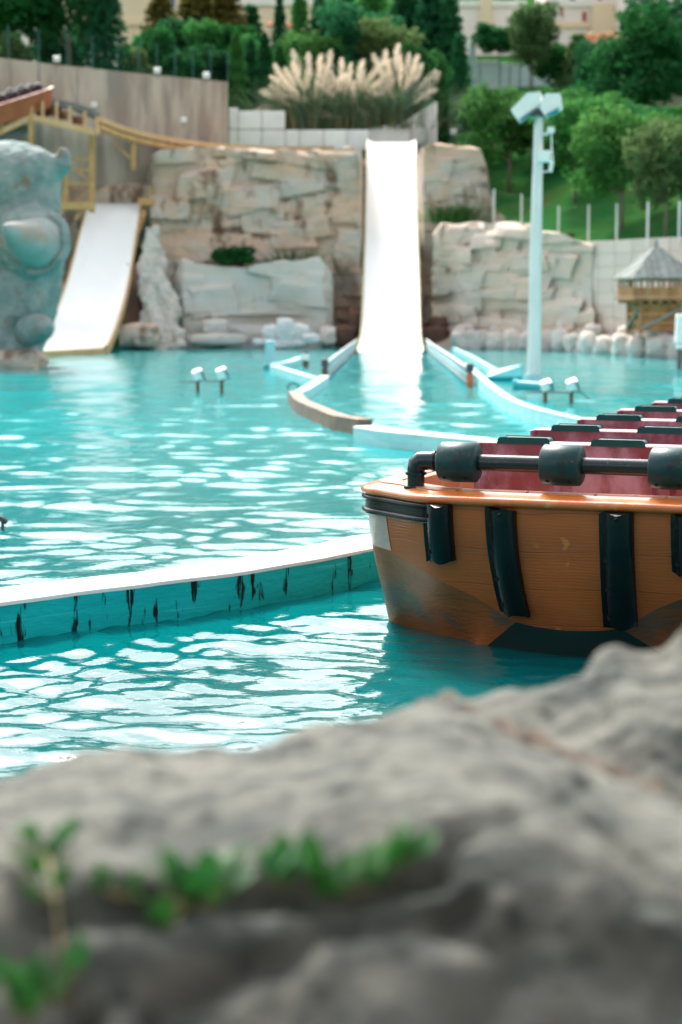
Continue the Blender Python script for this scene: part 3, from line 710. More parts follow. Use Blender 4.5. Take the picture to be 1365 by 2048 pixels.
# far basin walls
curb('basin_wall', 'brown rust-stained curved wall closing the splash basin', [g(577, 806), g(592, 826), g(630, 845), g(665, 860), g(716, 870)], .20, .22, BRNWALL, BRNWALL, sub=6)
curb('basin_wall', 'pale turquoise wall joining the brown curved wall', [g(707, 884), g(760, 893), g(870, 905), g(1000, 920), g(1200, 935)], .19, .30, CURBF, CURBT, sub=5)
curb('basin_wall', 'pale blue wall stub at the left end of the runout rail', [g(600, 806), g(622, 796), g(660, 768)], .17, .20, CURBF, CURBTF, sub=4)
curb('basin_wall', 'thin blue wall running from the small post to the splash basin', [g(540, 742), g(575, 754), g(625, 770)], .14, .18, CURBF, CURBTF, sub=4)
curb('basin_wall', 'short blue wall spur behind the small white post', [g(552, 742), g(585, 736), g(606, 727)], .17, .18, CURBF, CURBTF, sub=4)
curb('basin_wall', 'long pale turquoise wall curving from the slide past the floodlight pole', [g(1260, 890), g(1150, 864), g(1055, 836), g(1005, 806), g(965, 770), g(940, 744)], .21, .15, CURBF, CURBTF, sub=6)
curb('basin_wall', 'thin pale blue wall line running back to the far boulders', [g(996, 752), g(955, 726), g(912, 704)], .14, .14, CURBF, CURBTF, sub=4)
root = empty('sloped_basin', G(1020, 775), label='bright blue sloping trough at the foot of the floodlight pole', cat='trough')
q = [G(975, 762) + Vector((0, 0, .1)), G(1045, 762) + Vector((0, 0, .1)), P(1046, 728, G(1045, 762).y + .3), P(978, 742, G(975, 762).y + .5)]
mb = MB(); pts = [at_root(root, p) for p in q]; pts += [p + Vector((0, .15, -.3)) for p in pts]
mb.add(pts, [(0, 1, 2, 3), (7, 6, 5, 4), (0, 4, 5, 1), (1, 5, 6, 2), (2, 6, 7, 3), (3, 7, 4, 0)]); mb.build('panel', PIPE, root, bevel=.02)
# runout rails either side of the slide foot
for (nm, pts) in (('left', [(724, 690), (700, 712), (672, 738), (650, 762)]), ('right', [(842, 690), (868, 712), (905, 742), (940, 774)])):
    root = empty('runout_rail', G(*pts[-1]), label='grey-white runout rail on the %s of the slide foot' % ('flume side facing the two floodlights' if nm == 'left' else 'flume side facing the floodlight pole'), cat='rail')
    q = [G(*p) for p in pts]
    RG = bpy.data.materials.get('dull_rail') or mat('dull_rail', (.40, .47, .48), (.30, .36, .37), scale=3, rough=.5)
    for dz, m in ((.34, RG), (.20, CURBTF), (.06, RG)):
        MB().tube([at_root(root, p + Vector((0, 0, dz))) for p in q], .06, 8).build('tube', m, root, smooth=True)
    for t in np.linspace(0, 1, 7):
        k = min(int(t * 3), 2); p = q[k].lerp(q[k + 1], t * 3 - k)
        MB().box(at_root(root, p + Vector((0, .05, .1))), (.07, .07, .6)).build('post', GALV, root)
    MB().box(at_root(root, q[-1] + Vector((0, -.05, .42))), (.16, .16, .18)).build('end_cap', DARK, root, bevel=.03)
    MB().box(at_root(root, q[-1] + Vector((0, -.02, .15))), (.14, .1, .3)).build('end_plate', RUST if nm == 'left' else ORT, root, bevel=.02)

# ------------------------------------------------------------------ lights and posts on the pool
root = empty('floodlight_pole', G(1068, 764), label='tall galvanised pole with two white angled floodlights on top', cat='light pole')
Yp = G(1068, 764).y; sp_ = pxm(Yp)
def at(px, py, dy=0): return at_root(root, P(px, py, Yp + dy))
MB().tube([at(1068, 764), at(1072, 500), at(1078, 232)], [14 * sp_, 12 * sp_, 9 * sp_], 12).build('pole', GALV, root, smooth=True, angle=R(50))
MB().tube([at(1067, 768), at(1067, 748)], [20 * sp_, 17 * sp_], 14).build('base_flange', CURBTF, root)
for (quad, nm) in (([(1025, 220), (1056, 188), (1080, 186), (1079, 210), (1038, 237)], 'a'), ([(1081, 212), (1094, 189), (1118, 189), (1120, 213), (1091, 228)], 'b')):
    hd = None
    f = [at(x, y, -.3) for x, y in quad]; bkp = [at(x + 3, y + 6, .5) for x, y in quad]; n = 5
    mb = MB(); mb.add(f + bkp, [tuple(range(n)), tuple(range(2 * n - 1, n - 1, -1))] + [(i, (i + 1) % n, n + (i + 1) % n, n + i) for i in range(n)])
    hd = mb.build('lamp_head', LAMPW, root, bevel=.03)
    u = [at(quad[4][0] + 1, quad[4][1] + 1, -.34), at(quad[3][0] - 2, quad[3][1] + 1, -.34), at(quad[3][0] - 2, quad[3][1] + 14, -.1), at(quad[4][0] + 6, quad[4][1] + 6, -.1)]
    mb = MB(); mb.add(u + [p + Vector((0, .3, .02)) for p in u], [(0, 1, 2, 3), (7, 6, 5, 4), (0, 4, 5, 1), (1, 5, 6, 2), (2, 6, 7, 3), (3, 7, 4, 0)]); mb.build('lamp_glass', LAMPT, hd)
MB().box(at(1077, 225, -.1), (30 * sp_, .3, 14 * sp_)).build('bracket', DARK, root, bevel=.02)
MB().box(at(1089, 313, -.15), (24 * sp_, .2, 22 * sp_)).build('junction_box', LAMPW, root, bevel=.02)
MB().box(at(1102, 260, -.1), (14 * sp_, .12, 12 * sp_)).build('sensor_box', LAMPW, root, bevel=.015)
MB().box(at(1091, 268, -.1), (12 * sp_, .06, 5 * sp_)).build('sensor_arm', GALV, root)
MB().tube([at(1103, 266), at(1104, 300), at(1106, 318), at(1102, 340), at(1092, 344), at(1080, 343)], .018, 6).build('cable', LAMPW, root)
MB().tube([at(1105, 322), at(1101, 344)], .05, 6).build('cable_gland', LAMPW, root)
MB().tube([at(1066, 280), at(1063, 300), at(1065, 330), at(1064, 345), at(1068, 350)], .014, 6).build('cable', DARK, root)
MB().tube([at(1103, 232), at(1093, 254)], .012, 6).build('cable', DARK, root)

def small_light(px, py_base, py_top, w, label, group, flip=1):
    b = G(px, py_base); s = pxm(b.y); h = (py_base - py_top) * s
    root = empty('floodlight', b, label=label, cat='floodlight', group=group)
    MB().tube([(0, 0, -.3), (0, 0, h * .62)], .035, 8).build('post', RUST, root)
    MB().bar((-.35 * flip, 0, h * .48), (.1, 0, h * .50), .04, .04).build('arm', POSTG, root)
    rot = Matrix.Rotation(R(-22 * flip), 3, 'Y') @ Matrix.Rotation(R(20), 3, 'X')
    hd = MB().box((0, 0, h * .80), (w * s, .16, h * .42), rot, taper=.9).build('lamp_head', LAMPW, root, bevel=.02)
    MB().box(Vector((w * s * .52 * flip, 0, h * .82)), (.04, .2, h * .46), rot).build('lamp_back', LAMPT, hd, bevel=.01)
    return root
small_light(396, 786, 740, 20, 'small white floodlight on a rusty post in the open pool', 'two floodlights standing in the open pool')
small_light(444, 786, 737, 20, 'small white floodlight on a rusty post in the open pool', 'two floodlights standing in the open pool')
small_light(1091, 806, 762, 20, 'small white floodlight standing by the turquoise pipe', 'two floodlights by the turquoise pipe')
small_light(1143, 808, 760, 20, 'small white floodlight standing by the turquoise pipe', 'two floodlights by the turquoise pipe')
root = empty('pipe_fitting', G(1068, 800), label='fat turquoise pipe lying at the foot of the floodlight pole', cat='pipe')
Yq = G(1068, 800).y
MB().tube([at_root(root, P(1030, 770, Yq + 1)), at_root(root, P(1105, 776, Yq + .6))], .095, 14).build('pipe', PIPE, root, smooth=True, angle=R(50))
MB().tube([at_root(root, P(1026, 770, Yq + 1)), at_root(root, P(1036, 770, Yq + 1))], .115, 14).build('collar', PIPE, root, smooth=True, angle=R(50))
MB().tube([at_root(root, P(1070, 783, Yq + .3)), at_root(root, P(1165, 784, Yq)), at_root(root, P(1182, 802, Yq))], .018, 6).build('cable', DARK, root)
# right edge light box on post
b = G(1357, 738); root = empty('floodlight', b, label='large white floodlight on a wooden post near the hut', cat='floodlight'); s = pxm(b.y)
MB().box((.02, 0, .3), (.12, .12, 1.1)).build('post', BARK, root, bevel=.015)
MB().box((.12, 0, 80 * s), (32 * s, .35, 58 * s), taper=.92).build('lamp_head', LAMPW, root, bevel=.04)
MB().box((.12, -.02, 45 * s), (26 * s, .3, 10 * s)).build('lamp_base', LAMPW, root, bevel=.02)
MB().box((.12, .02, 120 * s), (.05, .05, 30 * s)).build('conduit', TEALR, root)
# small white post in the basin + little buoy post
b = G(541, 738); root = empty('marker_post', b, label='small square white post standing on the thin blue wall', cat='post'); s = pxm(b.y)
MB().box((0, 0, 26 * s), (19 * s, 19 * s, 62 * s)).build('post_body', CURBTF, root, bevel=.03)
MB().box((0, 0, 4 * s), (26 * s, 26 * s, 12 * s)).build('foot', PIPE, root, bevel=.02)
b = G(612, 733); root = empty('marker_post', b, label='short round white-and-brown post near the splash basin', cat='post'); s = pxm(b.y)
MB().tube([(0, 0, -.2), (0, 0, 12 * s)], 6 * s, 12).build('stump', RUST, root)
MB().tube([(0, 0, 12 * s), (0, 0, 26 * s)], 7 * s, 12).build('cap', LAMPW, root, bevel=.02)
MB().tube([(0, 0, 26 * s), (0, 0, 29 * s)], 6 * s, 12).build('lid', DARK, root)
root = empty('mooring_hook', G(587, 792), label='small dark curved hook on the brown basin wall end', cat='hook'); s = pxm(G(587, 792).y)
MB().tube([(math.cos(a) * .1, 0, .16 + math.sin(a) * .1) for a in np.linspace(-.6, 3.6, 12)], .018, 6).build('hook', DARK, root)
MB().box((.09, 0, .05), (.05, .05, .12)).build('hook_base', DARK, root)
# dark little sprinkler at the left edge in the pool
root = empty('sprinkler', G(6, 1060), label='small black water nozzle poking out of the pool', cat='nozzle')
MB().tube([(0, 0, -.2), (0, 0, .08)], .014, 8).build('stem', DARK, root)
MB().tube([(-.05, 0, .12), (.0, 0, .085), (.035, 0, .06)], [.012, .026, .018], 8).build('nozzle_head', DARK, root, smooth=True)
MB().tube([(-.02, 0, .10), (-.035, 0, .14)], .010, 6).build('lever', DARK, root)

# ------------------------------------------------------------------ hut
root = empty('wooden_hut', (P(1310, 660, 61).x, 61.0, .6), rz=R(8), label='wooden lookout hut with a grey pyramid roof by the far pool', cat='hut')
s = pxm(61)
zt = lambda py: P(1310, py, 61).z - .6
W2 = 68 * s; ze, za = zt(556), zt(488)
for side in range(4):
    rot = Matrix.Rotation(side * math.pi / 2, 3, 'Z'); n = 9
    for i in range(n):
        a, b = -W2 + 2 * W2 * i / n + .008, -W2 + 2 * W2 * (i + 1) / n - .008
        ta, tb = 1 - abs(a) / W2, 1 - abs(b) / W2
        lift = .018 * (i % 2)
        def pt(x, t, dz): return rot @ Vector((x, -W2 * (1 - t), ze + (za - ze) * t + dz))
        ta, tb = max(ta, 0), max(tb, 0)
        v = [pt(a, 0, lift), pt(b, 0, lift), pt(b, tb, lift), pt(a, ta, lift)]
        v += [p + Vector((0, 0, -.05)) for p in v]
        MB().add(v, [(0, 1, 2, 3), (7, 6, 5, 4), (0, 4, 5, 1), (1, 5, 6, 2), (2, 6, 7, 3), (3, 7, 4, 0)]).build('roof_board', WOODG, root)
MB().tube([(0, 0, za - .1), (0, 0, za + .15)], [.09, .03], 8).build('finial', WOODG, root)
wr = 58 * s
for i in range(4):
    rot = Matrix.Rotation(i * math.pi / 2, 3, 'Z')
    for t in np.linspace(-1, 1, 6)[:-1]:
        p = rot @ Vector((wr * t, -wr, (ze + zt(580)) / 2)); MB().box(p, (.06, .06, ze - zt(580) + .1)).build('post', WOOD, root)
    MB().box(rot @ Vector((0, -wr, zt(560))), (2 * wr, .06, .06), rot).build('top_plate', WOOD, root)
    for k in range(7):
        x = -wr + (k + .5) * 2 * wr / 7; MB().box(rot @ Vector((x, -wr - .03, zt(584))), (2 * wr / 7 - .015, .04, 18 * s), rot).build('railing_board', WOOD, root)
    MB().box(rot @ Vector((0, -wr - .05, zt(597))), (2 * wr + .12, .1, .09), rot).build('floor_beam', WOOD, root)
    for k in range(6):
        x = -wr + (k + .5) * 2 * wr / 6; MB().box(rot @ Vector((x, -wr + .1, zt(604))), (.09, .3, .09), rot).build('joist_end', WOOD, root)
    w3 = 42 * s
    MB().box(rot @ Vector((w3, -w3, zt(632))), (.12, .12, zt(600) - zt(672))).build('leg', WOOD, root)
    for z_ in (612, 628, 645): MB().box(rot @ Vector((0, -w3, zt(z_))), (2 * w3, .05, .10), rot).build('wall_board', WOOD, root)
    MB().bar(rot @ Vector((-w3, -w3 - .06, zt(656))), rot @ Vector((w3, -w3 - .06, zt(615))), .06, .08).build('brace', WOODG, root)
MB().box((0, 0, zt(630)), (2 * w3 - .1, 2 * w3 - .1, zt(602) - zt(665))).build('inner_wall', WOOD, root)
MB().box((0, 0, zt(599)), (2 * wr, 2 * wr, .06)).build('floor', WOOD, root)

# ------------------------------------------------------------------ vegetation
def leaf_mesh(name, kind, seed, m, n):
    r = np.random.default_rng(seed)
    V = []; 
    if kind == 'broad':
        lob = [(0, 0, .58, .32)] + [(r.uniform(-.28, .28), r.uniform(-.28, .28), r.uniform(.30, .90), r.uniform(.09, .19)) for _ in range(22)]
    elif kind == 'bush':
        lob = [(0, 0, .40, .34)] + [(r.uniform(-.3, .3), r.uniform(-.3, .3), r.uniform(.15, .78), r.uniform(.14, .22)) for _ in range(11)]
    pts = []; nor = []
    while len(pts) < n:
        if kind in ('broad', 'bush'):
            w = np.array([l[3] ** 2 for l in lob]); l = lob[r.choice(len(lob), p=w / w.sum())]
            d = r.normal(size=3); d /= np.linalg.norm(d); rad = l[3] * (r.uniform(.45, 1.0) ** .6) * (1 + .15 * math.sin(7 * d[0] + 5 * d[2] + seed))
            p = np.array(l[:3]) + d * rad * np.array([1, 1, .85])
            if p[2] < (.2 if kind == 'broad' else .0): continue
        elif kind == 'cypress':
            z = r.uniform(.02, 1); R0 = .5 * min(1, (z / .12) ** .6) * (1 - z) ** .55 * (1 + .2 * math.sin(z * 40 + seed)) + .02
            a = r.uniform(0, 6.283); rr = R0 * r.uniform(.55, 1.05) * (1 + .12 * math.sin(3 * a + z * 11)); d = np.array([math.cos(a), math.sin(a), .4]); p = np.array([rr * d[0], rr * d[1], z])
        else:  # conifer: tiers of drooping branches
            k = r.integers(0, 11); z0 = .12 + .86 * k / 11; a0 = r.integers(0, 9) * .7 + k * .9 + r.normal(0, .12); t = r.uniform(.1, 1)
            R0 = .5 * (1 - z0) ** .8 + .04
            d = np.array([math.cos(a0), math.sin(a0), .2]); p = np.array([d[0] * R0 * t, d[1] * R0 * t, z0 - .10 * t * t * (1 - z0) + r.normal(0, .012)]) + r.normal(0, .02, 3) * t
        pts.append(p); nor.append(d)
    pts = np.array(pts); nor = np.array(nor)
    return pts, nor
def tree_meshes(kind, seed, m, n, lsize, aspect):
    """leaves as small two-triangle faces; aspect = crown width / height"""
    pts, nor = leaf_mesh(kind, kind, seed, m, n)
    r = np.random.default_rng(seed + 99)
    pts = pts * np.array([aspect, aspect, 1])
    V = np.zeros((n, 4, 3)); 
    t = nor + r.normal(0, .75, (n, 3)); t /= np.linalg.norm(t, axis=1)[:, None]
    a = np.cross(t, r.normal(size=(n, 3))); a /= np.linalg.norm(a, axis=1)[:, None]; b = np.cross(t, a)
    sz = (lsize * r.uniform(.55, 1.3, n))[:, None]
    V[:, 0] = pts - a * sz; V[:, 1] = pts - b * sz * .55 + t * sz * .2; V[:, 2] = pts + a * sz; V[:, 3] = pts + b * sz * .55 + t * sz * .2
    me = bpy.data.meshes.new('crown'); v = V.reshape(-1, 3)
    f = np.arange(4 * n).reshape(n, 4)
    me.vertices.add(4 * n); me.vertices.foreach_set('co', v.astype(np.float32).ravel())
    me.loops.add(4 * n); me.loops.foreach_set('vertex_index', f.astype(np.int32).ravel())
    me.polygons.add(n); me.polygons.foreach_set('loop_start', np.arange(0, 4 * n, 4, dtype=np.int32)); me.polygons.foreach_set('loop_total', np.full(n, 4, np.int32))
    me.update(); me.validate(); me.materials.append(m)
    mb = MB(); th = .012
    topz = {'broad': .62, 'bush': .45, 'cypress': .85, 'conifer': .97}[kind]
    mb.tube([(0, 0, -.06), (.006, .0, topz * .35), (-.004, .004, topz * .7), (0, 0, topz)], [th * 1.5, th * 1.1, th * .7, th * .2], 8)
    if kind in ('broad', 'bush'):
        for i in range(7):
            a_ = i * .9 + seed; z0 = topz * (.35 + .08 * i); q = Vector((math.cos(a_) * .28 * aspect, math.sin(a_) * .28 * aspect, min(.9, z0 + .22)))
            p0 = Vector((0, 0, z0)); mb.tube([p0, p0.lerp(q, .5) + Vector((0, 0, -.02)), q], [th * .6, th * .4, th * .12], 6)
    tm = mb.mesh('trunk', BARK, smooth=True)
    return me, tm
KIND = {}
def kindmesh(kind, m, seed, n, ls, asp):
    k = (kind, m.name, seed)
    if k not in KIND: KIND[k] = tree_meshes(kind, seed, m, n, ls, asp)
    return KIND[k]
ASP = {'broad': .85, 'bush': 1.0, 'cypress': .30, 'conifer': .5}
NL = {'broad': 4600, 'bush': 3600, 'cypress': 2600, 'conifer': 3400}
LS = {'broad': .026, 'bush': .040, 'cypress': .022, 'conifer': .026}
def tree(px, pyb, pyt, wpx, kind, m, label, group=None, Y=None, seed=None, nm='tree', cat='tree'):
    b = P(px, pyb, Y) if Y else hit(px, pyb)
    if Y and cat != 'ivy': b.z = min(b.z, terrain(b.x, Y) + 0.0) if terrain(b.x, Y) > b.z - 3 else b.z
    h = (P(px, pyt, b.y).z - b.z) ; w = wpx * pxm(b.y)
    seed = seed if seed is not None else random.randint(1, 3)
    cm, tm = kindmesh(kind, m, seed, NL[kind], LS[kind], ASP[kind])
    root = empty(nm, b, rz=random.uniform(0, 6.28), label=label, cat=cat, group=group)
    sx = w / ASP[kind] * (1.20 if kind == 'broad' else 1.18)
    link('crown', cm, root, scale=(sx, sx, h)); link('trunk', tm, root, scale=(max(sx, h * .55) * .9, max(sx, h * .55) * .9, h))
    return root
# behind the concrete wall
gA = 'dark trees behind the concrete wall'
for (px, yb, yt, w, k, m, Y) in ((-30, 118, -150, 190, 'broad', LEAFD, 88), (62, 126, -140, 170, 'broad', LEAFD, 90), (140, 134, -150, 150, 'broad', LEAFD, 89), (212, 140, -70, 110, 'conifer', LEAFD, 87), (120, 132, 20, 120, 'bush', LEAFD, 95)):
    tree(px, yb, yt, w, k, m, {62: 'broad dark tree behind the wall above the climbing orange boat', 140: 'broad dark tree behind the wall above the yellow railing', 212: 'dark drooping conifer beside the gap showing the cream building', 120: 'dense dark undergrowth bush between the left wall trees'}.get(px, 'broad dark tree at the far left end of the concrete wall'), gA, Y)
tree(28, 122, 40, 80, 'bush', LEAFO, 'small olive-grey shrub behind the far left of the concrete wall', None, 86, nm='shrub', cat='shrub')
tree(272, 150, 70, 60, 'bush', LEAFO, 'small yellowish shrub at the gap in front of the cream building', None, 88, nm='shrub', cat='shrub')
gB = 'shrubs behind the right stretch of the concrete wall'
for (px, yb, yt, w, k, m, Y) in ((318, 154, 20, 95, 'bush', LEAFD, 90), (372, 160, 78, 90, 'bush', LEAFD, 88), (425, 168, 70, 90, 'bush', LEAFD, 90), (350, 158, 60, 80, 'cypress', LEAFD, 92)):
    tree(px, yb, yt, w, k, m, 'narrow upright dark shrub rising among the wall-top shrubs' if k == 'cypress' else 'dense dark green shrub above the right stretch of the concrete wall', gB, Y, nm='shrub', cat='shrub')
gC = 'amber-tinted trees behind the shrubs'
for (px, yb, yt, w, k, m, Y) in ((322, 150, -30, 110, 'conifer', LEAFA, 102), (395, 150, -45, 150, 'conifer', LEAFA, 104), (452, 150, -40, 140, 'conifer', LEAFA, 105), (505, 150, 0, 80, 'conifer', LEAFD, 106)):
    tree(px, yb, yt, w, k, m, {322: 'narrow amber-tinted tree beside the gap showing the cream building', 505: 'tall dark conifer right beside the amber conifers'}.get(px, 'tall amber-tinted conifer rising behind the wall-top shrubs'), gC, Y)
for (px, yt, w, m, Y) in ((300, 45, 90, LEAFM, 97), (352, 15, 110, LEAFD, 99), (405, 5, 110, LEAFM, 98), (455, 20, 110, LEAFD, 99), (505, 40, 100, LEAFM, 98), (545, 60, 90, LEAFD, 97), (590, 110, 90, LEAFM, 93)):
    tree(px, 170, yt, w, 'bush', m, 'lighter green bushy tree in the belt behind the wall-top shrubs' if m is LEAFM else 'darker green bushy tree in the belt behind the wall-top shrubs', 'dense tree belt behind the wall-top shrubs', Y)
gD = 'columnar cypresses behind the panel wall'
for (px, yt, w) in ((474, 62, 44), (503, 78, 42), (531, 66, 44), (560, 90, 44), (590, 80, 46), (488, 140, 60), (545, 150, 60)):
    tree(px, 238, yt, w, 'cypress', LEAFD if px % 2 else LEAFM, 'columnar dark green cypress standing behind the pale panel wall' if px % 2 else 'columnar lighter green cypress standing behind the pale panel wall', gD, 89 + (px % 3), nm='cypress_tree')
gE = 'broad trees behind the pampas grass'
for (px, yb, yt, w, k, m, Y) in ((622, 215, 50, 130, 'broad', LEAFM, 96), (715, 215, 0, 190, 'broad', LEAFD, 98), (775, 215, 30, 150, 'broad', LEAFO, 97), (842, 210, 60, 120, 'bush', LEAFM, 96), (680, 220, 100, 130, 'bush', LEAFD, 94)):
    tree(px, yb, yt, w, k, m, {622: 'broad mid-green tree right of the cypresses behind the left pampas clump', 715: 'tallest broad dark tree behind the middle pampas clump', 775: 'olive green broad tree behind the right pampas clump', 842: 'round bright bush behind the mesh fence on the wing wall', 680: 'low dark bush just behind the left and middle pampas plumes'}[px], gE, Y)
gF = 'dark conifers behind the wing wall'
for (px, yb, yt, w, Y) in ((812, 200, -60, 120, 108), (862, 200, -50, 120, 106), (900, 195, -20, 90, 105), (918, 200, 60, 50, 102)):
    tree(px, yb, yt, w, 'conifer', LEAFD, 'dark tall conifer rising behind the white wing wall', gF, Y)
tree(881, 292, 118, 44, 'cypress', LEAFM, 'bright green narrow cypress just right of the white wing wall', None, 86, nm='cypress_tree')
for (px, yt, w) in ((560, -20, 46), (640, -30, 66)):
    tree(px, 130, yt, w, 'conifer', LEAFD, 'slim dark conifer in front of the cream buildings', 'slim conifers before the cream buildings', 112)
for (px, yt, w, Y) in ((690, -60, 90, 124), (745, -70, 110, 122), (600, -40, 60, 128), (1010, -60, 60, 150)):
    tree(px, 120, yt, w, 'conifer', LEAFM, 'tall mid-green conifer at the back of the hilltop trees', 'back row of hilltop conifers', Y)
# ivy and trees by the blue wall
gG = 'ivy clumps over the blue wall'
for (px, yb, yt, w) in ((972, 104, 36, 60), (1000, 116, 40, 70), (1035, 112, 50, 60)):
    tree(px, yb, yt, w, 'bush', LEAFD, 'dark ivy clump hanging over the pale blue wall', gG, 109.3, nm='ivy', cat='ivy')
tree(1064, 170, -15, 115, 'broad', LEAFO, 'olive slim-trunked tree in front of the pale blue wall', None, 105)
tree(1110, 168, 60, 80, 'bush', LEAFD, 'round dark shrub right of the olive tree by the blue wall', None, 106, nm='shrub', cat='shrub')
tree(1155, 168, 60, 90, 'conifer', LEAFO, 'thin grey-green tree before the right end of the blue wall', None, 105)
# right slope
tree(1298, 262, 5, 270, 'broad', LEAFD, 'large spreading dark tree in front of the low beige wall', None, 90, seed=2)
tree(1395, 262, -10, 220, 'broad', LEAFD, 'second large dark tree beyond the spreading one', None, 93, seed=1)
tree(1205, 250, 60, 120, 'broad', LEAFD, 'mid-height dark tree beside the large spreading tree', None, 100)
gH = 'young green trees on the fenced slope'
for (px, yb, yt, w, m, lab) in ((1018, 384, 165, 180, LEAFM, 'leafy green tree on the slope just left of the floodlight pole'), (1150, 404, 175, 190, LEAFM, 'full green tree on the slope just right of the floodlight pole'), (1244, 462, 190, 210, LEAFM, 'wide green tree standing closest to the wire fence on the slope'),
        (960, 335, 200, 130, LEAFO, 'olive green tree spilling over the right edge of the tan cliff'), (1092, 345, 215, 140, LEAFM, 'small green tree directly behind the floodlight pole'), (1196, 330, 170, 160, LEAFM, 'green tree higher on the slope between the pole and the spreading tree'),
        (1062, 320, 190, 130, LEAFO, 'yellowish tree high on the slope behind the two floodlights'), (1290, 345, 200, 150, LEAFD, 'dark green tree on the slope below the low beige wall'), (1120, 290, 180, 120, LEAFD, 'dark small tree high on the slope below the blue wall'), (985, 320, 195, 100, LEAFM, 'green tree above the olive one at the top of the tan cliff'), (1365, 400, 210, 170, LEAFM, 'green tree above the pale-trunked tree on the slope'), (1235, 330, 200, 150, LEAFM, 'bushy green tree filling the slope below the large spreading tree'), (1330, 330, 200, 150, LEAFM, 'bushy tree on the slope right of the spreading tree trunk'), (1165, 262, 160, 120, LEAFD, 'dark bushy tree just below the right end of the blue wall')):
    tree(px, yb, yt, w, 'broad', m, lab, gH)
tree(1330, 482, 215, 170, 'broad', LEAFO, 'pale-trunked greyish tree on the slope right above the hut', None)
tree(935, 440, 395, 70, 'bush', LEAFM, 'low yellow-green shrub where the tan cliff meets the slope', None, 75.5, nm='shrub', cat='shrub')
tree(1135, 492, 460, 60, 'bush', LEAFO, 'low shrub spilling over the corner of the block wall', None, 71.4, nm='shrub', cat='shrub')
# flowering hedge
for (px, yb, yt, w) in ((1190, 82, 50, 60), (1225, 78, 44, 60), (1300, 50, 18, 70), (1350, 45, 10, 70)):
    tree(px, yb + 12, yt, w, 'bush', FLOWER, 'orange-pink flowering shrub along the buildings above the slope', 'orange flowering shrubs', 128, nm='flowering_shrub', cat='shrub')
# bush on the ledge
tree(466, 540, 480, 88, 'bush', LEAFD, 'dark green bush growing on the grey rock ledge', None, 73.4, nm='bush', cat='bush')
# wispy grass on the ledge
def blades(n, w, h, d, seed, lean=.25, wid=.02):
    r = np.random.default_rng(seed); mb = MB()
    for i in range(n):
        x, y = r.normal(0, w / 2.6), r.normal(0, d / 2.6); hh = h * r.uniform(.55, 1.1); a = r.uniform(0, 6.28); l = hh * abs(r.normal(lean, lean * .6)) + .02
        dx, dy = math.cos(a) * l + x * .5, math.sin(a) * l * .7; px_, py_ = -math.sin(a) * wid, math.cos(a) * wid
        v = []
        for t in (0, .35, .7, 1):
            c = Vector((x + dx * t * t, y + dy * t * t, hh * (t - .22 * t * t * min(1.6, l / hh * 2)))); k = 1 - t * .92
            v += [c + Vector((px_ * k, py_ * k, 0)), c - Vector((px_ * k, py_ * k, 0))]
        mb.add(v, [(0, 1, 3, 2), (2, 3, 5, 4), (4, 5, 7, 6)])
    return mb
root = empty('grass_tuft', P(590, 528, 73.5), label='thin yellow-green grass tuft on the rock ledge beside the bush', cat='grass')
blades(260, 1.7, .75, .5, 3).build('grass_blades', LEAFO, root)['kind'] = 'stuff'
root = empty('grass_tuft', P(905, 445, 74.5), label='wild grass tuft in the corner between the two cliffs', cat='grass')
blades(300, 1.4, .9, .6, 4).build('grass_blades', LEAFM, root)['kind'] = 'stuff'
# pampas grass
def plume_mesh(seed):
    r = np.random.default_rng(seed); mb = MB()
    for i in range(150):
        t = r.uniform(0, 1); a = r.uniform(0, 6.28); rad = .13 * math.sin(math.pi * min(1, t * .93 + .05)) ** .8 + .01; rr = rad * r.uniform(.15, 1)
        c = Vector((math.cos(a) * rr, math.sin(a) * rr, t * .95)); d = Vector((math.cos(a) * .05, math.sin(a) * .05, .13)); sd_ = Vector((-math.sin(a), math.cos(a), 0)) * .018
        mb.add([c - sd_, c + sd_, c + d], [(0, 1, 2)])
    mb.tube([(0, 0, -.5), (0, 0, .9)], [.012, .006], 4)
    return mb.mesh('plume', PLUME)
PL = [plume_mesh(s) for s in (1, 2, 3)]
plist = {0: [(600, 118, 0), (620, 128, 5), (640, 125, -4), (655, 122, 6), (592, 140, -12), (610, 150, 4), (632, 148, 0), (588, 165, -35), (560, 168, -48), (552, 180, -60), (580, 178, -45), (630, 165, 10), (662, 160, -8), (600, 170, -25), (575, 140, -20), (645, 145, 8)],
         1: [(672, 150, -6), (685, 132, 4), (700, 130, -3), (716, 140, 10), (725, 150, -12), (740, 126, 14), (752, 135, 18), (690, 158, 14), (710, 162, -30), (735, 160, 24), (668, 200, -60), (690, 208, -64), (705, 180, 12), (756, 158, 30), (728, 176, 40)],
         2: [(770, 125, -8), (780, 118, 2), (792, 108, 0), (803, 112, 4), (812, 120, 10), (822, 122, 14), (832, 130, 16), (842, 145, 22), (850, 150, 26), (786, 140, -14), (800, 140, 0), (815, 145, 12), (775, 165, -30), (765, 182, -48), (790, 165, -20), (760, 205, -52), (775, 222, -20), (805, 160, 10), (828, 160, 22), (795, 200, -5)]}
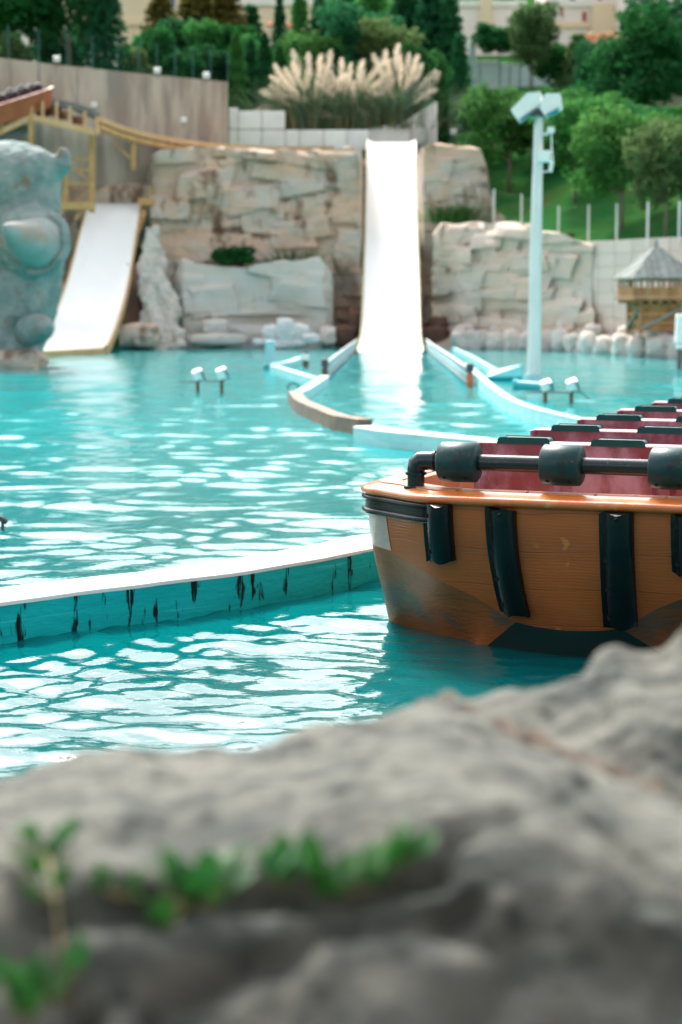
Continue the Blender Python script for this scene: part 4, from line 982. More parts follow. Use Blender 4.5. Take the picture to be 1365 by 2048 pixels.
for k, (cx, lab) in enumerate(((622, 'left pampas grass clump with plumes leaning over the panel wall'), (700, 'middle pampas grass clump with fewer drooping plumes'), (795, 'right pampas grass clump with the densest upright plumes by the wing wall'))):
    root = empty('pampas_grass', P(cx, 262, 86), label=lab, cat='pampas grass')
    blades(1100, 3.0, 2.5, 1.6, 10 + k, .38, .024).build('grass_blades', BLADE, root)['kind'] = 'stuff'
    blades(220, 3.0, 1.0, 1.7, 20 + k, .25, .03).build('dry_base', STRAW, root)['kind'] = 'stuff'
    extra = [(cx + q_, random.uniform(120, 150) + abs(q_) * .7, q_ * 1.1) for q_ in (random.uniform(-52, 52) for _ in range(7))]
    for (px, py, tilt) in plist[k] + extra:
        Yp_ = 85.6 + random.uniform(-.5, .9); p = at_root(root, P(px, py + 18, Yp_))
        o = link('plume', PL[random.randint(0, 2)], root, p - Vector((0, 0, .35)))
        sc = random.uniform(.75, 1.25); o.scale = (sc * 1.35, sc * 1.35, sc); o.rotation_euler = (random.uniform(-.15, .15), R(tilt * 1.1 + (px - cx) * .35) + random.uniform(-.2, .2), random.uniform(-.3, .3))

# ------------------------------------------------------------------ fences and wall lights
def fence(name, label, pts, h, m, posts, wires=4, r=.03):
    root = empty(name, pts[0], label=label, cat='fence')
    tot = len(pts) - 1
    def along(t):
        k = min(int(t * tot), tot - 1); return pts[k].lerp(pts[k + 1], t * tot - k)
    for t in posts:
        p = at_root(root, along(t)); MB().box(p + Vector((0, 0, h / 2 - .1)), (r * 2, r * 2, h + .2)).build('post', m, root)
    for j in range(wires):
        z = Vector((0, 0, h * (j + 1) / (wires + .2)))
        MB().tube([at_root(root, along(t)) + z for t in np.linspace(0, 1, 2 * tot + 1)], .002, 4).build('wire', FENCEG, root)
    return root
fence('mesh_fence', 'thin green wire fence on top of the stained concrete wall', [p + Vector((0, .25, 0)) for p in WALLTOP], 1.3, FENCEG, np.linspace(0, 1, 15), 6, .022)
fx = [988, 1043, 1117, 1177, 1233, 1295, 1358, 1420]
fp = [P(a, 484 if a > 1100 else 448 + (a - 988) * .2, interp(P(a, 480, 68).x, WX, WY) + .9) for a in fx]
fence('wire_fence', 'grey post and wire fence along the top of the block wall', fp, 1.35, GALV, np.linspace(0, 1, len(fx)), 3, .035)
fence('mesh_fence', 'green mesh fence panel on the sloping wing wall', [P(812, 245, 85.4), P(866, 208, 85.4)], 1.5, FENCEG, np.linspace(0, 1, 9), 6, .03)
fence('mesh_fence', 'dark green fence in the trees right of the wing wall', [P(876, 292, 86.5), P(935, 292, 84)], 1.6, FENCEG, np.linspace(0, 1, 6), 5, .03)
fence('mesh_fence', 'low dark fence before the pale blue wall', [P(880, 172, 108), P(1000, 172, 108), P(1060, 170, 108)], 1.6, FENCEG, np.linspace(0, 1, 7), 4, .03)
for (px, py, Y, lab) in ((114, 116, 74.8, 'small white floodlight on the concrete wall under the left trees'), (315, 139, 77.9, 'small white floodlight on the middle of the concrete wall top'), (413, 149, 79.8, 'small white floodlight near the right end of the concrete wall'), (908, 262, 84.5, 'small white floodlight beside the fence right of the wing wall'), (368, 238, 78.2, 'small white lamp fixed low on the concrete wall face'), (189, 208, 75.5, 'small pale lamp on a stand above the yellow track')):
    root = empty('wall_light', P(px, py + 8, Y), label=lab, cat='floodlight'); s = pxm(Y)
    MB().box((0, 0, 6 * s), (13 * s, .12, 11 * s), Matrix.Rotation(R(15), 3, 'X')).build('lamp_head', LAMPW, root, bevel=.02)
    MB().box((0, .08, -2 * s), (.05, .05, 14 * s)).build('bracket', POSTG, root)
    MB().box((0, .1, 6 * s), (15 * s, .05, 13 * s)).build('frame', DARK, root)

# ------------------------------------------------------------------ boat on the lift
LHULL = mat('far_boat_paint', (.36, .11, .045), (.28, .085, .035), scale=1.5, rough=.4)
LPAD = mat('far_boat_pad', (.07, .035, .05), rough=.5)
root = empty('ride_boat', P(35, 222, 70.6), label='orange-red ride boat climbing the yellow lift track', cat='boat')
pa = [at_root(root, P(-70, 246, 69)), at_root(root, P(88, 196, 72.6))]
d = (pa[1] - pa[0]); L = d.length; d.normalize(); xx = d.cross(Vector((0, 0, 1))).normalized(); zz = xx.cross(d); Mx = Matrix((d, -xx, zz)).transposed()
def bl(x, y, z): return pa[0] + Mx @ Vector((x, y, z))
sec = [(0, .5, .15), (.3, .8, .0), (L * .5, .85, -.05), (L - .5, .8, .0), (L, .55, .2)]
v = []; f = []
for (x, hw, kz) in sec: v += [bl(x, -hw, .35), bl(x, -hw * .8, kz - .3), bl(x, hw * .8, kz - .3), bl(x, hw, .35)]
for i in range(len(sec) - 1):
    for j in range(3): f.append((i * 4 + j, i * 4 + j + 1, i * 4 + j + 5, i * 4 + j + 4))
f += [(0, 1, 2, 3), (16, 19, 18, 17)]
mb = MB().add(v, f); mb.build('hull', LHULL, root)
mb = MB()
for i in range(len(sec) - 1):
    for sgn in (-1, 1): mb.bar(bl(sec[i][0], sgn * sec[i][1], .37), bl(sec[i + 1][0], sgn * sec[i + 1][1], .37), .12, .08)
mb.build('gunwale', LHULL, root)
MB().add([bl(.1, -.6, .2), bl(L - .1, -.6, .2), bl(L - .1, .6, .2), bl(.1, .6, .2)], [(0, 1, 2, 3)]).build('inner_floor', LPAD, root)
for k in range(6):
    x = .5 + k * (L - .8) / 5.5
    b = MB().box(bl(x, 0, .38), (.14, 1.2, .4), Mx).build('seat_row', LPAD, root, bevel=.03)
    for t in (-.42, 0, .42): MB().box(bl(x, t, .6), (.16, .28, .12), Mx).build('headrest', DARK, b, bevel=.03)

# ------------------------------------------------------------------ buildings up the hill
def building(name, label, pxl, pxr, pyt, pyb, Y, m, depth=8, wins=(), bands=(), roof=None, extra=()):
    a, c = P(pxl, pyt, Y), P(pxr, pyb, Y)
    root = empty(name, ((a.x + c.x) / 2, Y, c.z), label=label, cat='building')
    w, h = c.x - a.x, a.z - c.z
    MB().box((0, depth / 2, h / 2 - 1.5), (w, depth, h + 3)).build('wall', m, root, bevel=.03)
    for (b0, col) in bands:
        z = P(pxl, b0, Y).z - c.z; MB().box((0, -.03, z), (w + .2, .3, .45)).build('cornice', col, root, bevel=.03)
    for (x0, y0, x1, y1, col) in wins:
        p, q = P(x0, y0, Y), P(x1, y1, Y); cx = (p.x + q.x) / 2 - root.location.x; cz = (p.z + q.z) / 2 - c.z
        wv = MB().box((cx, 0, cz), (q.x - p.x, .14, p.z - q.z)).build('window', col, root)
        MB().box((cx, -.05, cz - (p.z - q.z) / 2 - .06), (q.x - p.x + .2, .25, .1)).build('sill', WWALL, wv)
        fr = MB()
        for sx in (-1, 1): fr.box((cx + sx * (q.x - p.x) / 2, -.04, cz), (.08, .18, p.z - q.z + .1))
        fr.build('frame', WWALL, wv)
    if roof:
        MB().add([(-w / 2 - .3, -.4, h), (w / 2 + .3, -.4, h), (w / 2 + .3, depth + .4, h), (-w / 2 - .3, depth + .4, h), (-w / 2 + 1, depth / 2, h + roof), (w / 2 - 1, depth / 2, h + roof)], [(0, 1, 5, 4), (1, 2, 5), (2, 3, 4, 5), (3, 0, 4), (0, 3, 2, 1)]).build('roof', REDT, root)
    return root
building('building', 'tall cream building showing in the gap left of the amber trees', 120, 470, -130, 60, 150, CREAM, bands=((46, CREAM), (-40, WWALL)), wins=[(x, -25, x + 22, 18, WIN) for x in (140, 190, 330, 380, 430)], roof=2)
building('building', 'cream building with flat band behind the slim conifers', 466, 640, -120, 52, 146, CREAM, bands=((6, WWALL),), wins=[(x, -60, x + 18, -20, WIN) for x in (500, 550, 600)], roof=2)
building('building', 'low pinkish building glimpsed under the dark left trees', 40, 205, 55, 125, 112, PINKW, bands=((58, WWALL),), wins=[(160, 72, 178, 96, WIN), (70, 75, 95, 110, REDT)])
root = building('building', 'white terrace wall with teal railing above the ivy', 912, 1050, 6, 48, 142, PINKW, bands=((8, WWALL),))
for k in range(9): MB().box((-2.6 + k * .65, -.05, P(0, 0, 142).z - P(0, 48, 142).z + .1), (.06, .06, .8)).build('baluster', TEALR, root)
MB().box((0, -.05, P(0, -2, 142).z - P(0, 48, 142).z + .1), (5.4, .08, .1)).build('handrail', TEALR, root)
MB().box((-.35, -.3, P(0, 20, 142).z - P(0, 48, 142).z), (.8, .5, 2.4)).build('pillar', CREAM, root, bevel=.05)
root = building('building', 'pinkish-white house with red door and cream base', 1095, 1262, -110, 80, 140, PINKW, bands=((50, CREAM), (8, WWALL)), wins=[(1120, 15, 1128, 34, REDT), (1163, 24, 1175, 44, REDT), (1138, -20, 1152, 6, WIN), (1195, -30, 1205, 12, REDT), (1180, -40, 1190, -10, WIN)], roof=2)
a = P(1196, 14, 139.5); MB().box((a.x - root.location.x + .9, -.6, P(0, 48, 140).z - root.location.z), (2.6, 1.2, 2.6)).build('annex', CREAM, root, bevel=.04)
building('building', 'house with dark windows and red posts above the flowering shrubs', 1246, 1420, -120, 60, 136, PINKW, bands=((34, CREAM),), wins=[(1256, -30, 1276, 22, WIN), (1282, -30, 1306, 20, WIN), (1316, -30, 1336, 14, WIN), (1278, -30, 1281, 24, REDT), (1310, -30, 1314, 18, REDT), (1345, -30, 1365, 12, WIN)], roof=2)
for (px, py, s_) in ((541, 44, 20), (577, 44, 18), (648, 38, 20)):
    Y = 126; root = empty('parasol', P(px, py + 20, Y), label='small orange-red parasol among the treetops before the cream buildings', cat='parasol', group='orange parasols among the treetops'); s = pxm(Y) * s_
    v = [(0, 0, s * 1.1)] + [(math.cos(a) * s * .6, math.sin(a) * s * .6, s * .55 + (.06 if i % 2 else 0)) for i, a in enumerate(np.linspace(0, 6.283, 9)[:-1])]
    MB().add(v, [(0, 1 + i, 1 + (i + 1) % 8) for i in range(8)]).build('canopy', ORT, root)
    MB().tube([(0, 0, -2), (0, 0, s * 1.1)], .03, 6).build('pole', POSTG, root)

# ------------------------------------------------------------------ the orange boat
def hull_mat():
    m = bpy.data.materials.new('orange_hull_paint'); m.use_nodes = True; nt = m.node_tree; N = nt.nodes; L = nt.links
    b = N['Principled BSDF']; b.inputs['Roughness'].default_value = .38; b.inputs['Coat Weight'].default_value = .15; b.inputs['Specular IOR Level'].default_value = .25; b.inputs['Coat Roughness'].default_value = .18
    tc = N.new('ShaderNodeTexCoord'); O = tc.outputs['Object']
    def nz(sc, st=(1, 1, 1), det=4, dist=0):
        mp = N.new('ShaderNodeMapping'); mp.inputs['Scale'].default_value = st; L.new(O, mp.inputs[0])
        n = N.new('ShaderNodeTexNoise'); n.inputs['Scale'].default_value = sc; n.inputs['Detail'].default_value = det; n.inputs['Distortion'].default_value = dist; L.new(mp.outputs[0], n.inputs['Vector']); return n.outputs['Fac']
    def rg(f, a, z):
        r = N.new('ShaderNodeMapRange'); r.interpolation_type = 'SMOOTHSTEP'; r.inputs[1].default_value = a; r.inputs[2].default_value = z; L.new(f, r.inputs[0]); return r.outputs[0]
    def mix(f, a, z):
        x = N.new('ShaderNodeMix'); x.data_type = 'RGBA'; L.new(f, x.inputs[0])
        for i, c in ((6, a), (7, z)):
            if isinstance(c, tuple): x.inputs[i].default_value = (*c, 1)
            else: L.new(c, x.inputs[i])
        return x.outputs[2]
    def math_(op, a, b_):
        x = N.new('ShaderNodeMath'); x.operation = op
        for i, c in ((0, a), (1, b_)):
            if isinstance(c, (int, float)): x.inputs[i].default_value = c
            else: L.new(c, x.inputs[i])
        return x.outputs[0]
    col = mix(rg(nz(2.2, (1, 1, 2)), .3, .7), (.42, .120, .030), (.34, .095, .026))
    col = mix(math_('MULTIPLY', rg(nz(3.0, (1, 1, 4), 6), .52, .72), .22), col, (.28, .15, .085))      # scuffed, dull
    sep = N.new('ShaderNodeSeparateXYZ'); L.new(O, sep.inputs[0])
    # yellow chips where the paint has gone
    chip = math_('MULTIPLY', rg(nz(5.5, (1, 1, 1), 6), .635, .65), rg(nz(1.7, (1, 1, 1), 2), .46, .5))
    col = mix(chip, col, (.44, .175, .045))
    # dark grime streak line following planks
    wv = N.new('ShaderNodeTexWave'); wv.wave_type = 'BANDS'; wv.bands_direction = 'Z'; wv.wave_profile = 'SIN'
    wv.inputs['Scale'].default_value = 12; wv.inputs['Distortion'].default_value = 7; wv.inputs['Detail'].default_value = 2.5; wv.inputs['Detail Scale'].default_value = .8
    mp = N.new('ShaderNodeMapping'); mp.inputs['Scale'].default_value = (.55, .55, 1.5); L.new(O, mp.inputs[0]); L.new(mp.outputs[0], wv.inputs[0])
    grain = wv.outputs['Fac']
    # plank seams about every 0.2 m, slightly wavy
    zz_ = math_('ADD', sep.outputs['Z'], math_('MULTIPLY', nz(1.6, (1, 1, .2), 2), .06))
    fr = math_('FRACT', math_('DIVIDE', zz_, .205), 0)
    seam = rg(math_('ABSOLUTE', math_('SUBTRACT', fr, .5), 0), .485, .5)
    col = mix(math_('MULTIPLY', seam, .55), col, (.10, .05, .03))
    L.new(col, b.inputs['Base Color'])
    h = math_('SUBTRACT', math_('MULTIPLY', grain, .55), math_('MULTIPLY', seam, 1.6))
    bp = N.new('ShaderNodeBump'); bp.inputs['Distance'].default_value = .0013; bp.inputs['Strength'].default_value = .8; L.new(h, bp.inputs['Height']); L.new(bp.outputs[0], b.inputs['Normal'])
    L.new(bp.outputs[0], b.inputs['Coat Normal'])
    return m
HULL = hull_mat()
HULLB = mat('scuffed_hull_bottom', (.40, .120, .034), (.31, .098, .034), scale=3, rough=.42, bump=.006, bscale=20, stretch=(.7, .7, 3.2), c3=(.15, .105, .075), s3=2.2, t3=.56, st3=(1, 1, 1.6), coat=.05, spec=.25)
RAILM = mat('orange_rail_gelcoat', (.56, .155, .028), (.48, .125, .025), scale=5, rough=.28, coat=.5, c3=(.62, .33, .17), s3=6, t3=.63)
DECKM = mat('orange_deck', (.50, .18, .08), (.42, .15, .08), scale=9, rough=.4, bump=.006, bscale=40, coat=.3)
SEATM = mat('burgundy_seat', (.22, .035, .052), (.17, .026, .042), scale=3, rough=.3, coat=.5, c3=(.40, .20, .26), s3=3.2, t3=.57, st3=(1, 1, .6), soft3=.1)  # mauve patches are a wet-looking sheen put into the colour
RUBB = mat('black_rubber', (.0025, .006, .007), (.004, .009, .010), scale=6, rough=.27, bump=.002, bscale=30, spec=.28)
BARM = mat('black_pipe', (.003, .014, .017), (.004, .017, .020), scale=8, rough=.26, spec=.5)
HEADM = mat('headrest_pad', (.003, .062, .066), (.004, .070, .074), scale=8, rough=.45, spec=.3)
PADM = mat('roller_foam', (.002, .040, .044), (.004, .046, .050), scale=7, rough=.42, spec=.3, c3=(.012, .02, .018), s3=4, t3=.62)
HOLE = mat('screw_hole', (.003, .003, .003), rough=.9)
def drop_mat():
    m = bpy.data.materials.new('water_drop'); m.use_nodes = True; b = m.node_tree.nodes['Principled BSDF']
    b.inputs['Base Color'].default_value = (.9, .95, .95, 1); b.inputs['Roughness'].default_value = .03; b.inputs['IOR'].default_value = 1.33; b.inputs['Transmission Weight'].default_value = .8
    return m
DROP = drop_mat()
TH = R(20.5); Ax, Ay = .434, 9.58
ca, sa = math.cos(TH), math.sin(TH)
W = 2.36
# boat frame: u across (right), v along the axis (away), origin at the corner of left side and front line
org = Vector((Ax - .457 * ca, Ay + .457 * sa, 0))
boat = empty('ride_boat', org, rz=-TH, label='orange ride boat with burgundy seats and black bumpers by the turquoise wall', cat='boat')
LEN = 8.2
# columns: rail plan point, chine (u, v, z), waterline (u, v)
cols = [((0, LEN), (.02, LEN, .45), (.02, LEN)),
        ((0, 3.0), (.02, 3.0, .47), (-.02, 3.0)),
        ((0, 1.2), (.02, 1.2, .50), (-.04, 1.5)),
        ((0, .40), (.015, .43, .52), (-.05, .92)),
        ((.20, .20), (.225, .27, .485), (.16, .78)),
        ((.457, .0), (.48, .115, .40), (.40, .60)),
        ((.70, -.012), (.70, .155, .30), (.57, .50)),
        ((.90, -.015), (.90, .20, .175), (.69, .41)),
        ((1.18, -.018), (1.18, .18, .15), (1.18, .27))]
def mir(c): (a, b), (d, e, f), (g_, h_) = c; return ((W - a, b), (W - d, e, f), (W - g_, h_))
cols = cols + [mir(c) for c in cols[-2::-1]]
def dens_cols(cols, k=6):
    out = []
    for i in range(len(cols) - 1):
        c0, c1, c2, c3 = cols[max(i - 1, 0)], cols[i], cols[i + 1], cols[min(i + 2, len(cols) - 1)]
        for t in np.linspace(0, 1, k, endpoint=False):
            r_ = []
            for a0, a1, a2, a3 in zip(c0, c1, c2, c3):
                # rounded corners: blend of linear and smooth
                r_.append(tuple(x1 + (x2 - x1) * t + .35 * (t * (1 - t)) * ((x1 - x0) * (1 - t) - (x3 - x2) * t) * (1 if abs(x1 - x0) + abs(x3 - x2) < 1.2 else 0) for x0, x1, x2, x3 in zip(a0, a1, a2, a3)))
            out.append(tuple(r_))
    out.append(cols[-1]); return out
DC = dens_cols(cols)
ZR = .815
nz_ = 11; nC = len(DC)
X = np.zeros((nz_, nC)); Y = X.copy(); Z = X.copy()
for j, (rp, ch, wl) in enumerate(DC):
    for i in range(nz_):
        t = i / (nz_ - 1); e = t ** 1.7                      # plumb at the top, raking back towards the chine
        X[i, j] = rp[0] + (ch[0] - rp[0]) * t; Y[i, j] = rp[1] + (ch[1] - rp[1]) * e; Z[i, j] = ZR + (ch[2] - ZR) * t
link('hull', grid_mesh('hull', X[::-1], Y[::-1], Z[::-1], HULL), boat)
def front_v(u, z):                                           # v of the front face at u, z
    best = min(range(nC), key=lambda j: abs(X[0, j] - u) + (0 if Y[0, j] < .5 else 9))
    zs = Z[::-1, best]; return float(np.interp(z, zs, Y[::-1, best]))
X2 = np.zeros((8, nC)); Y2 = X2.copy(); Z2 = X2.copy()
for j, (rp, ch, wl) in enumerate(DC):
    for i in range(8):
        t = i / 7 * 1.35
        X2[i, j] = ch[0] + (wl[0] - ch[0]) * t; Y2[i, j] = ch[1] + (wl[1] - ch[1]) * t; Z2[i, j] = ch[2] * (1 - t) - .06 * max(0, t - 1)
X2 = np.vstack([X2, X2[-1:] * .7 + .3 * W / 2]); Y2 = np.vstack([Y2, Y2[-1:] + .3]); Z2 = np.vstack([Z2, np.full((1, nC), -.35)])
KEEL = mat('dark_teal_bottom', (.016, .038, .038), (.024, .040, .036), scale=4, rough=.35, coat=.3, c3=(.16, .06, .02), s3=4, t3=.70)  # dark teal over the middle of the bow bottom
i7 = 7 * 6; i7m = nC - 1 - i7
for (j0, j1, nm_, m_) in ((0, i7, 'hull_bottom', HULLB), (i7, i7m, 'dark_bow_bottom', KEEL), (i7m, nC - 1, 'hull_bottom', HULLB)):
    sl_ = slice(j0, j1 + 1); o = link(nm_, grid_mesh(nm_, X2[::-1, sl_], Y2[::-1, sl_], Z2[::-1, sl_], m_), boat)
    o['label'] = 'scuffed lower bow planking' if nm_ == 'hull_bottom' else 'dark teal hull bottom at the waterline'
# pale repair patch on the corner
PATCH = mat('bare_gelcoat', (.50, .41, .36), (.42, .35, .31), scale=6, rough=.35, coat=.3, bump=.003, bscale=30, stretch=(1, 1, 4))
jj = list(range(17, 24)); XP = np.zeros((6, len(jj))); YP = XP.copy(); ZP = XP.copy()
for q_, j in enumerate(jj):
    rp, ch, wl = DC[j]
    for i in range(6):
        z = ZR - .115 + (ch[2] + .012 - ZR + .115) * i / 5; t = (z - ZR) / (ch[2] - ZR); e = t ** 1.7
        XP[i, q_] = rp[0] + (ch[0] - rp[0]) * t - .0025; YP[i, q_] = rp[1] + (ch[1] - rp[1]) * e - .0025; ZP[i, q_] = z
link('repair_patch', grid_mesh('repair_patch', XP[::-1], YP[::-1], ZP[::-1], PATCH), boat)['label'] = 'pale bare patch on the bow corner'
# rail (gunwale): rounded lip swept round the top
path = [Vector((c[0][0], c[0][1], 0)) for c in DC]
def sweep(path, prof, name, m, parent=boat, smooth=True):
    n = len(path); k = len(prof); mb = MB()
    for i, p in enumerate(path):
        d = (path[min(i + 1, n - 1)] - path[max(i - 1, 0)]).normalized(); out = Vector((d.y, -d.x, 0))     # outward
        for (o_, z_) in prof: mb.v.append(tuple(p - out * (-o_) * 1.0 + Vector((0, 0, z_))) if False else tuple(p + out * o_ + Vector((0, 0, z_))))
    for i in range(n - 1):
        for j in range(k):
            a, b = i * k + j, i * k + (j + 1) % k; mb.f.append((a, b, b + k, a + k))
    mb.f += [tuple(range(k)), tuple(range((n - 1) * k + k - 1, (n - 1) * k - 1, -1))]
    return mb.build(name, m, parent, smooth=smooth, angle=R(40))
# path runs left side (far) -> front -> right side (far): outward = (d.y, -d.x) points... left side d=(0,-1) -> out=(-1,0)
arc = lambda c, r, a0, a1, n: [(c[0] + r * math.cos(R(a)), c[1] + r * math.sin(R(a))) for a in np.linspace(a0, a1, n)]
prof = [(-.20, ZR - .01)] + [(.012, ZR - .01)] + arc((.018, ZR + .018), .022, -70, 80, 6) + [(-.015, ZR + .044), (-.05, ZR + .056), (-.19, ZR + .06), (-.205, ZR + .05)]
sweep(path, prof, 'gunwale', RAILM)
# inner bulwark and deck step
prof = [(-.205, ZR + .052), (-.225, ZR + .052), (-.30, .62), (-.28, .62)]
sweep(path, prof, 'inner_bulwark', RAILM)
prof = [(-.06, ZR + .056), (-.06, ZR + .062), (-.185, ZR + .066), (-.185, ZR + .058)]
sweep([p for p in path if p.y < 1.4 and p.x < .62], prof, 'deck_pad', DECKM)
# black double bumper round the chamfered corners
cor = [p for p in path if p.y < .9 and p.x < .56]
for (zc, r_) in ((ZR - .020, .016), (ZR - .092, .016)):
    sweep(cor, arc((.018, zc), r_, 0, 330, 12), 'bumper_tube', RUBB)
web = sweep(cor, [(.0, ZR - .09), (.012, ZR - .09), (.012, ZR - .02), (.0, ZR - .02)], 'bumper_web', RUBB)
# fenders: D-section strips that follow the front face
def fender(uc, ztop, zbot, w=.165, slant=0, name='fender'):
    n = 26; prof = [(-.5, 0.004), (-.5, .018), (-.36, .020), (-.33, .036), (-.26, .054), (-.12, .072), (.05, .080), (.22, .076), (.38, .060), (.47, .040), (.5, .022), (.5, .004)]
    mb = MB(); k = len(prof)
    for i in range(n):
        t = i / (n - 1); z = ztop + (zbot - ztop) * t; u = uc + slant * t * t
        for (a, h) in prof:
            uu = u + a * w
            wob = .002 * noise.noise(Vector((uu * 20, z * 20, uc)))
            mb.v.append((uu, front_v(uu, z) - h - wob, z + (.010 * math.sin(a * 9 + uc * 7) if i in (0, n - 1) else 0)))
    for i in range(n - 1):
        for j in range(k - 1):
            a = i * k + j; mb.f.append((a, a + 1, a + 1 + k, a + k))
    mb.f += [tuple(range(k)), tuple((n - 1) * k + j for j in range(k - 1, -1, -1))]
    f_ = mb.build(name, RUBB, boat, smooth=True, angle=R(35))
    L_ = ztop - zbot; cnt = 2 if L_ < .4 else 4
    for q in np.linspace(.14 if cnt == 4 else .18, .90 if cnt == 4 else .82, cnt):
        z = ztop - L_ * q; u = uc + slant * q * q - .27 * w; vv = front_v(u, z) - .0560
        mb = MB(); mb.tube([(u, vv - .0, z), (u, vv + .02, z)], [.0125, .0125], 12); mb.build('screw_hole', HOLE, f_)
    return f_
fender(.535, ZR - .010, ZR - .315)
fender(.875, ZR - .016, .225, w=.165, slant=.035)
fender(1.475, ZR - .016, .185, w=.175, slant=-.01)
fender(1.83, ZR - .010, ZR - .315)
# torn flap at the top of the two long fenders
for u in (.90, 1.50):
    mb = MB(); vv = front_v(u, .77) - .066
    mb.tube([(u - .035, vv, .765), (u - .012, vv - .012, .775), (u + .004, vv - .004, .795)], [.004, .010, .004], 6); mb.build('torn_flap', RUBB, boat, smooth=True)
# small rivets on the rail
rv = MB().tube([(0, 0, -.004), (0, 0, .006)], [.011, .008], 10).mesh('rivet', RAILM, smooth=True)
for u in (.62, .98, 1.34, 1.70): link('rivet', rv, boat, (u, .10, ZR + .06))
# grab bar with rollers
zb_ = 1.012; vb = .20
bar = MB().tube([(.37, vb, zb_), (W - .30, vb, zb_)], .043, 20).build('grab_bar', BARM, boat, smooth=True, angle=R(50))
for ue in (.345, W - .29):
    s_ = 1 if ue < 1 else -1
    e = MB().tube([(ue, vb, ZR + .05), (ue, vb, zb_ - .055), (ue + s_ * .008, vb, zb_ - .02), (ue + s_ * .03, vb, zb_), (ue + s_ * .055, vb, zb_), (ue + s_ * .10, vb, zb_)], [.046, .046, .052, .052, .050, .050], 20).build('elbow', BARM, bar, smooth=True, angle=R(45))
    MB().tube([(ue, vb, zb_ - .075), (ue, vb, zb_ - .06)], .057, 20).build('collar', BARM, e, smooth=True, angle=R(45))
    MB().tube([(ue, vb, ZR + .05), (ue, vb, ZR + .062)], .066, 20).build('flange', BARM, e, smooth=True, angle=R(45))
    MB().tube([(ue + s_ * .095, vb, zb_), (ue + s_ * .108, vb, zb_)], .055, 20).build('ring', BARM, e, smooth=True, angle=R(45))
def drops(n, r, half, seed):
    rr = random.Random(seed); mb = MB()
    for i in range(n):
        a = rr.uniform(-.95, 1.15) * 1.25; x = rr.uniform(-half, half); s_ = rr.choice((.0014, .0018, .0022, .003)) * .8
        nrm = Vector((0, -math.sin(a), math.cos(a))); c = Vector((x, 0, 0)) + nrm * r; t1 = Vector((1, 0, 0)); t2 = nrm.cross(t1)
        v = [c + nrm * s_ * .8] + [c + (t1 * math.cos(b) + t2 * math.sin(b)) * s_ * .75 + nrm * s_ * .5 for b in np.linspace(0, 6.283, 7)[:-1]] + [c + (t1 * math.cos(b) + t2 * math.sin(b)) * s_ for b in np.linspace(0, 6.283, 7)[:-1]]
        mb.add(v, [(0, 1 + k, 1 + (k + 1) % 6) for k in range(6)] + [(1 + k, 7 + k, 7 + (k + 1) % 6, 1 + (k + 1) % 6) for k in range(6)])
    return mb
for i, u in enumerate((.585, 1.14, 1.705)):
    rp = MB(); hl = .105; rr = .106
    rp.tube([(-hl, 0, 0), (-hl, 0, 0), (-hl + .012, 0, 0), (0, 0, 0), (hl - .012, 0, 0), (hl, 0, 0), (hl, 0, 0)], [.046, rr - .014, rr, rr + .001, rr, rr - .014, .046], 36)
    ro = rp.build('roller', PADM, bar, smooth=True, angle=R(50)); ro.location = (u, vb, zb_)
    for dx in (-.06, .055):
        MB().tube([(dx, -.071, -.079), (dx, -.060, -.067)], .0125, 12).build('screw_hole', HOLE, ro)
    d_ = drops(190, rr + .0005, hl - .012, i); d_ = d_.build('water_drops', DROP, ro, smooth=True); d_['kind'] = 'stuff'
for k, (a, b) in enumerate(((.70, 1.03), (1.255, 1.595))):
    d_ = drops(110, .0432, (b - a) / 2, 10 + k).build('water_drops', DROP, bar, smooth=True); d_.location = ((a + b) / 2, vb, zb_); d_['kind'] = 'stuff'
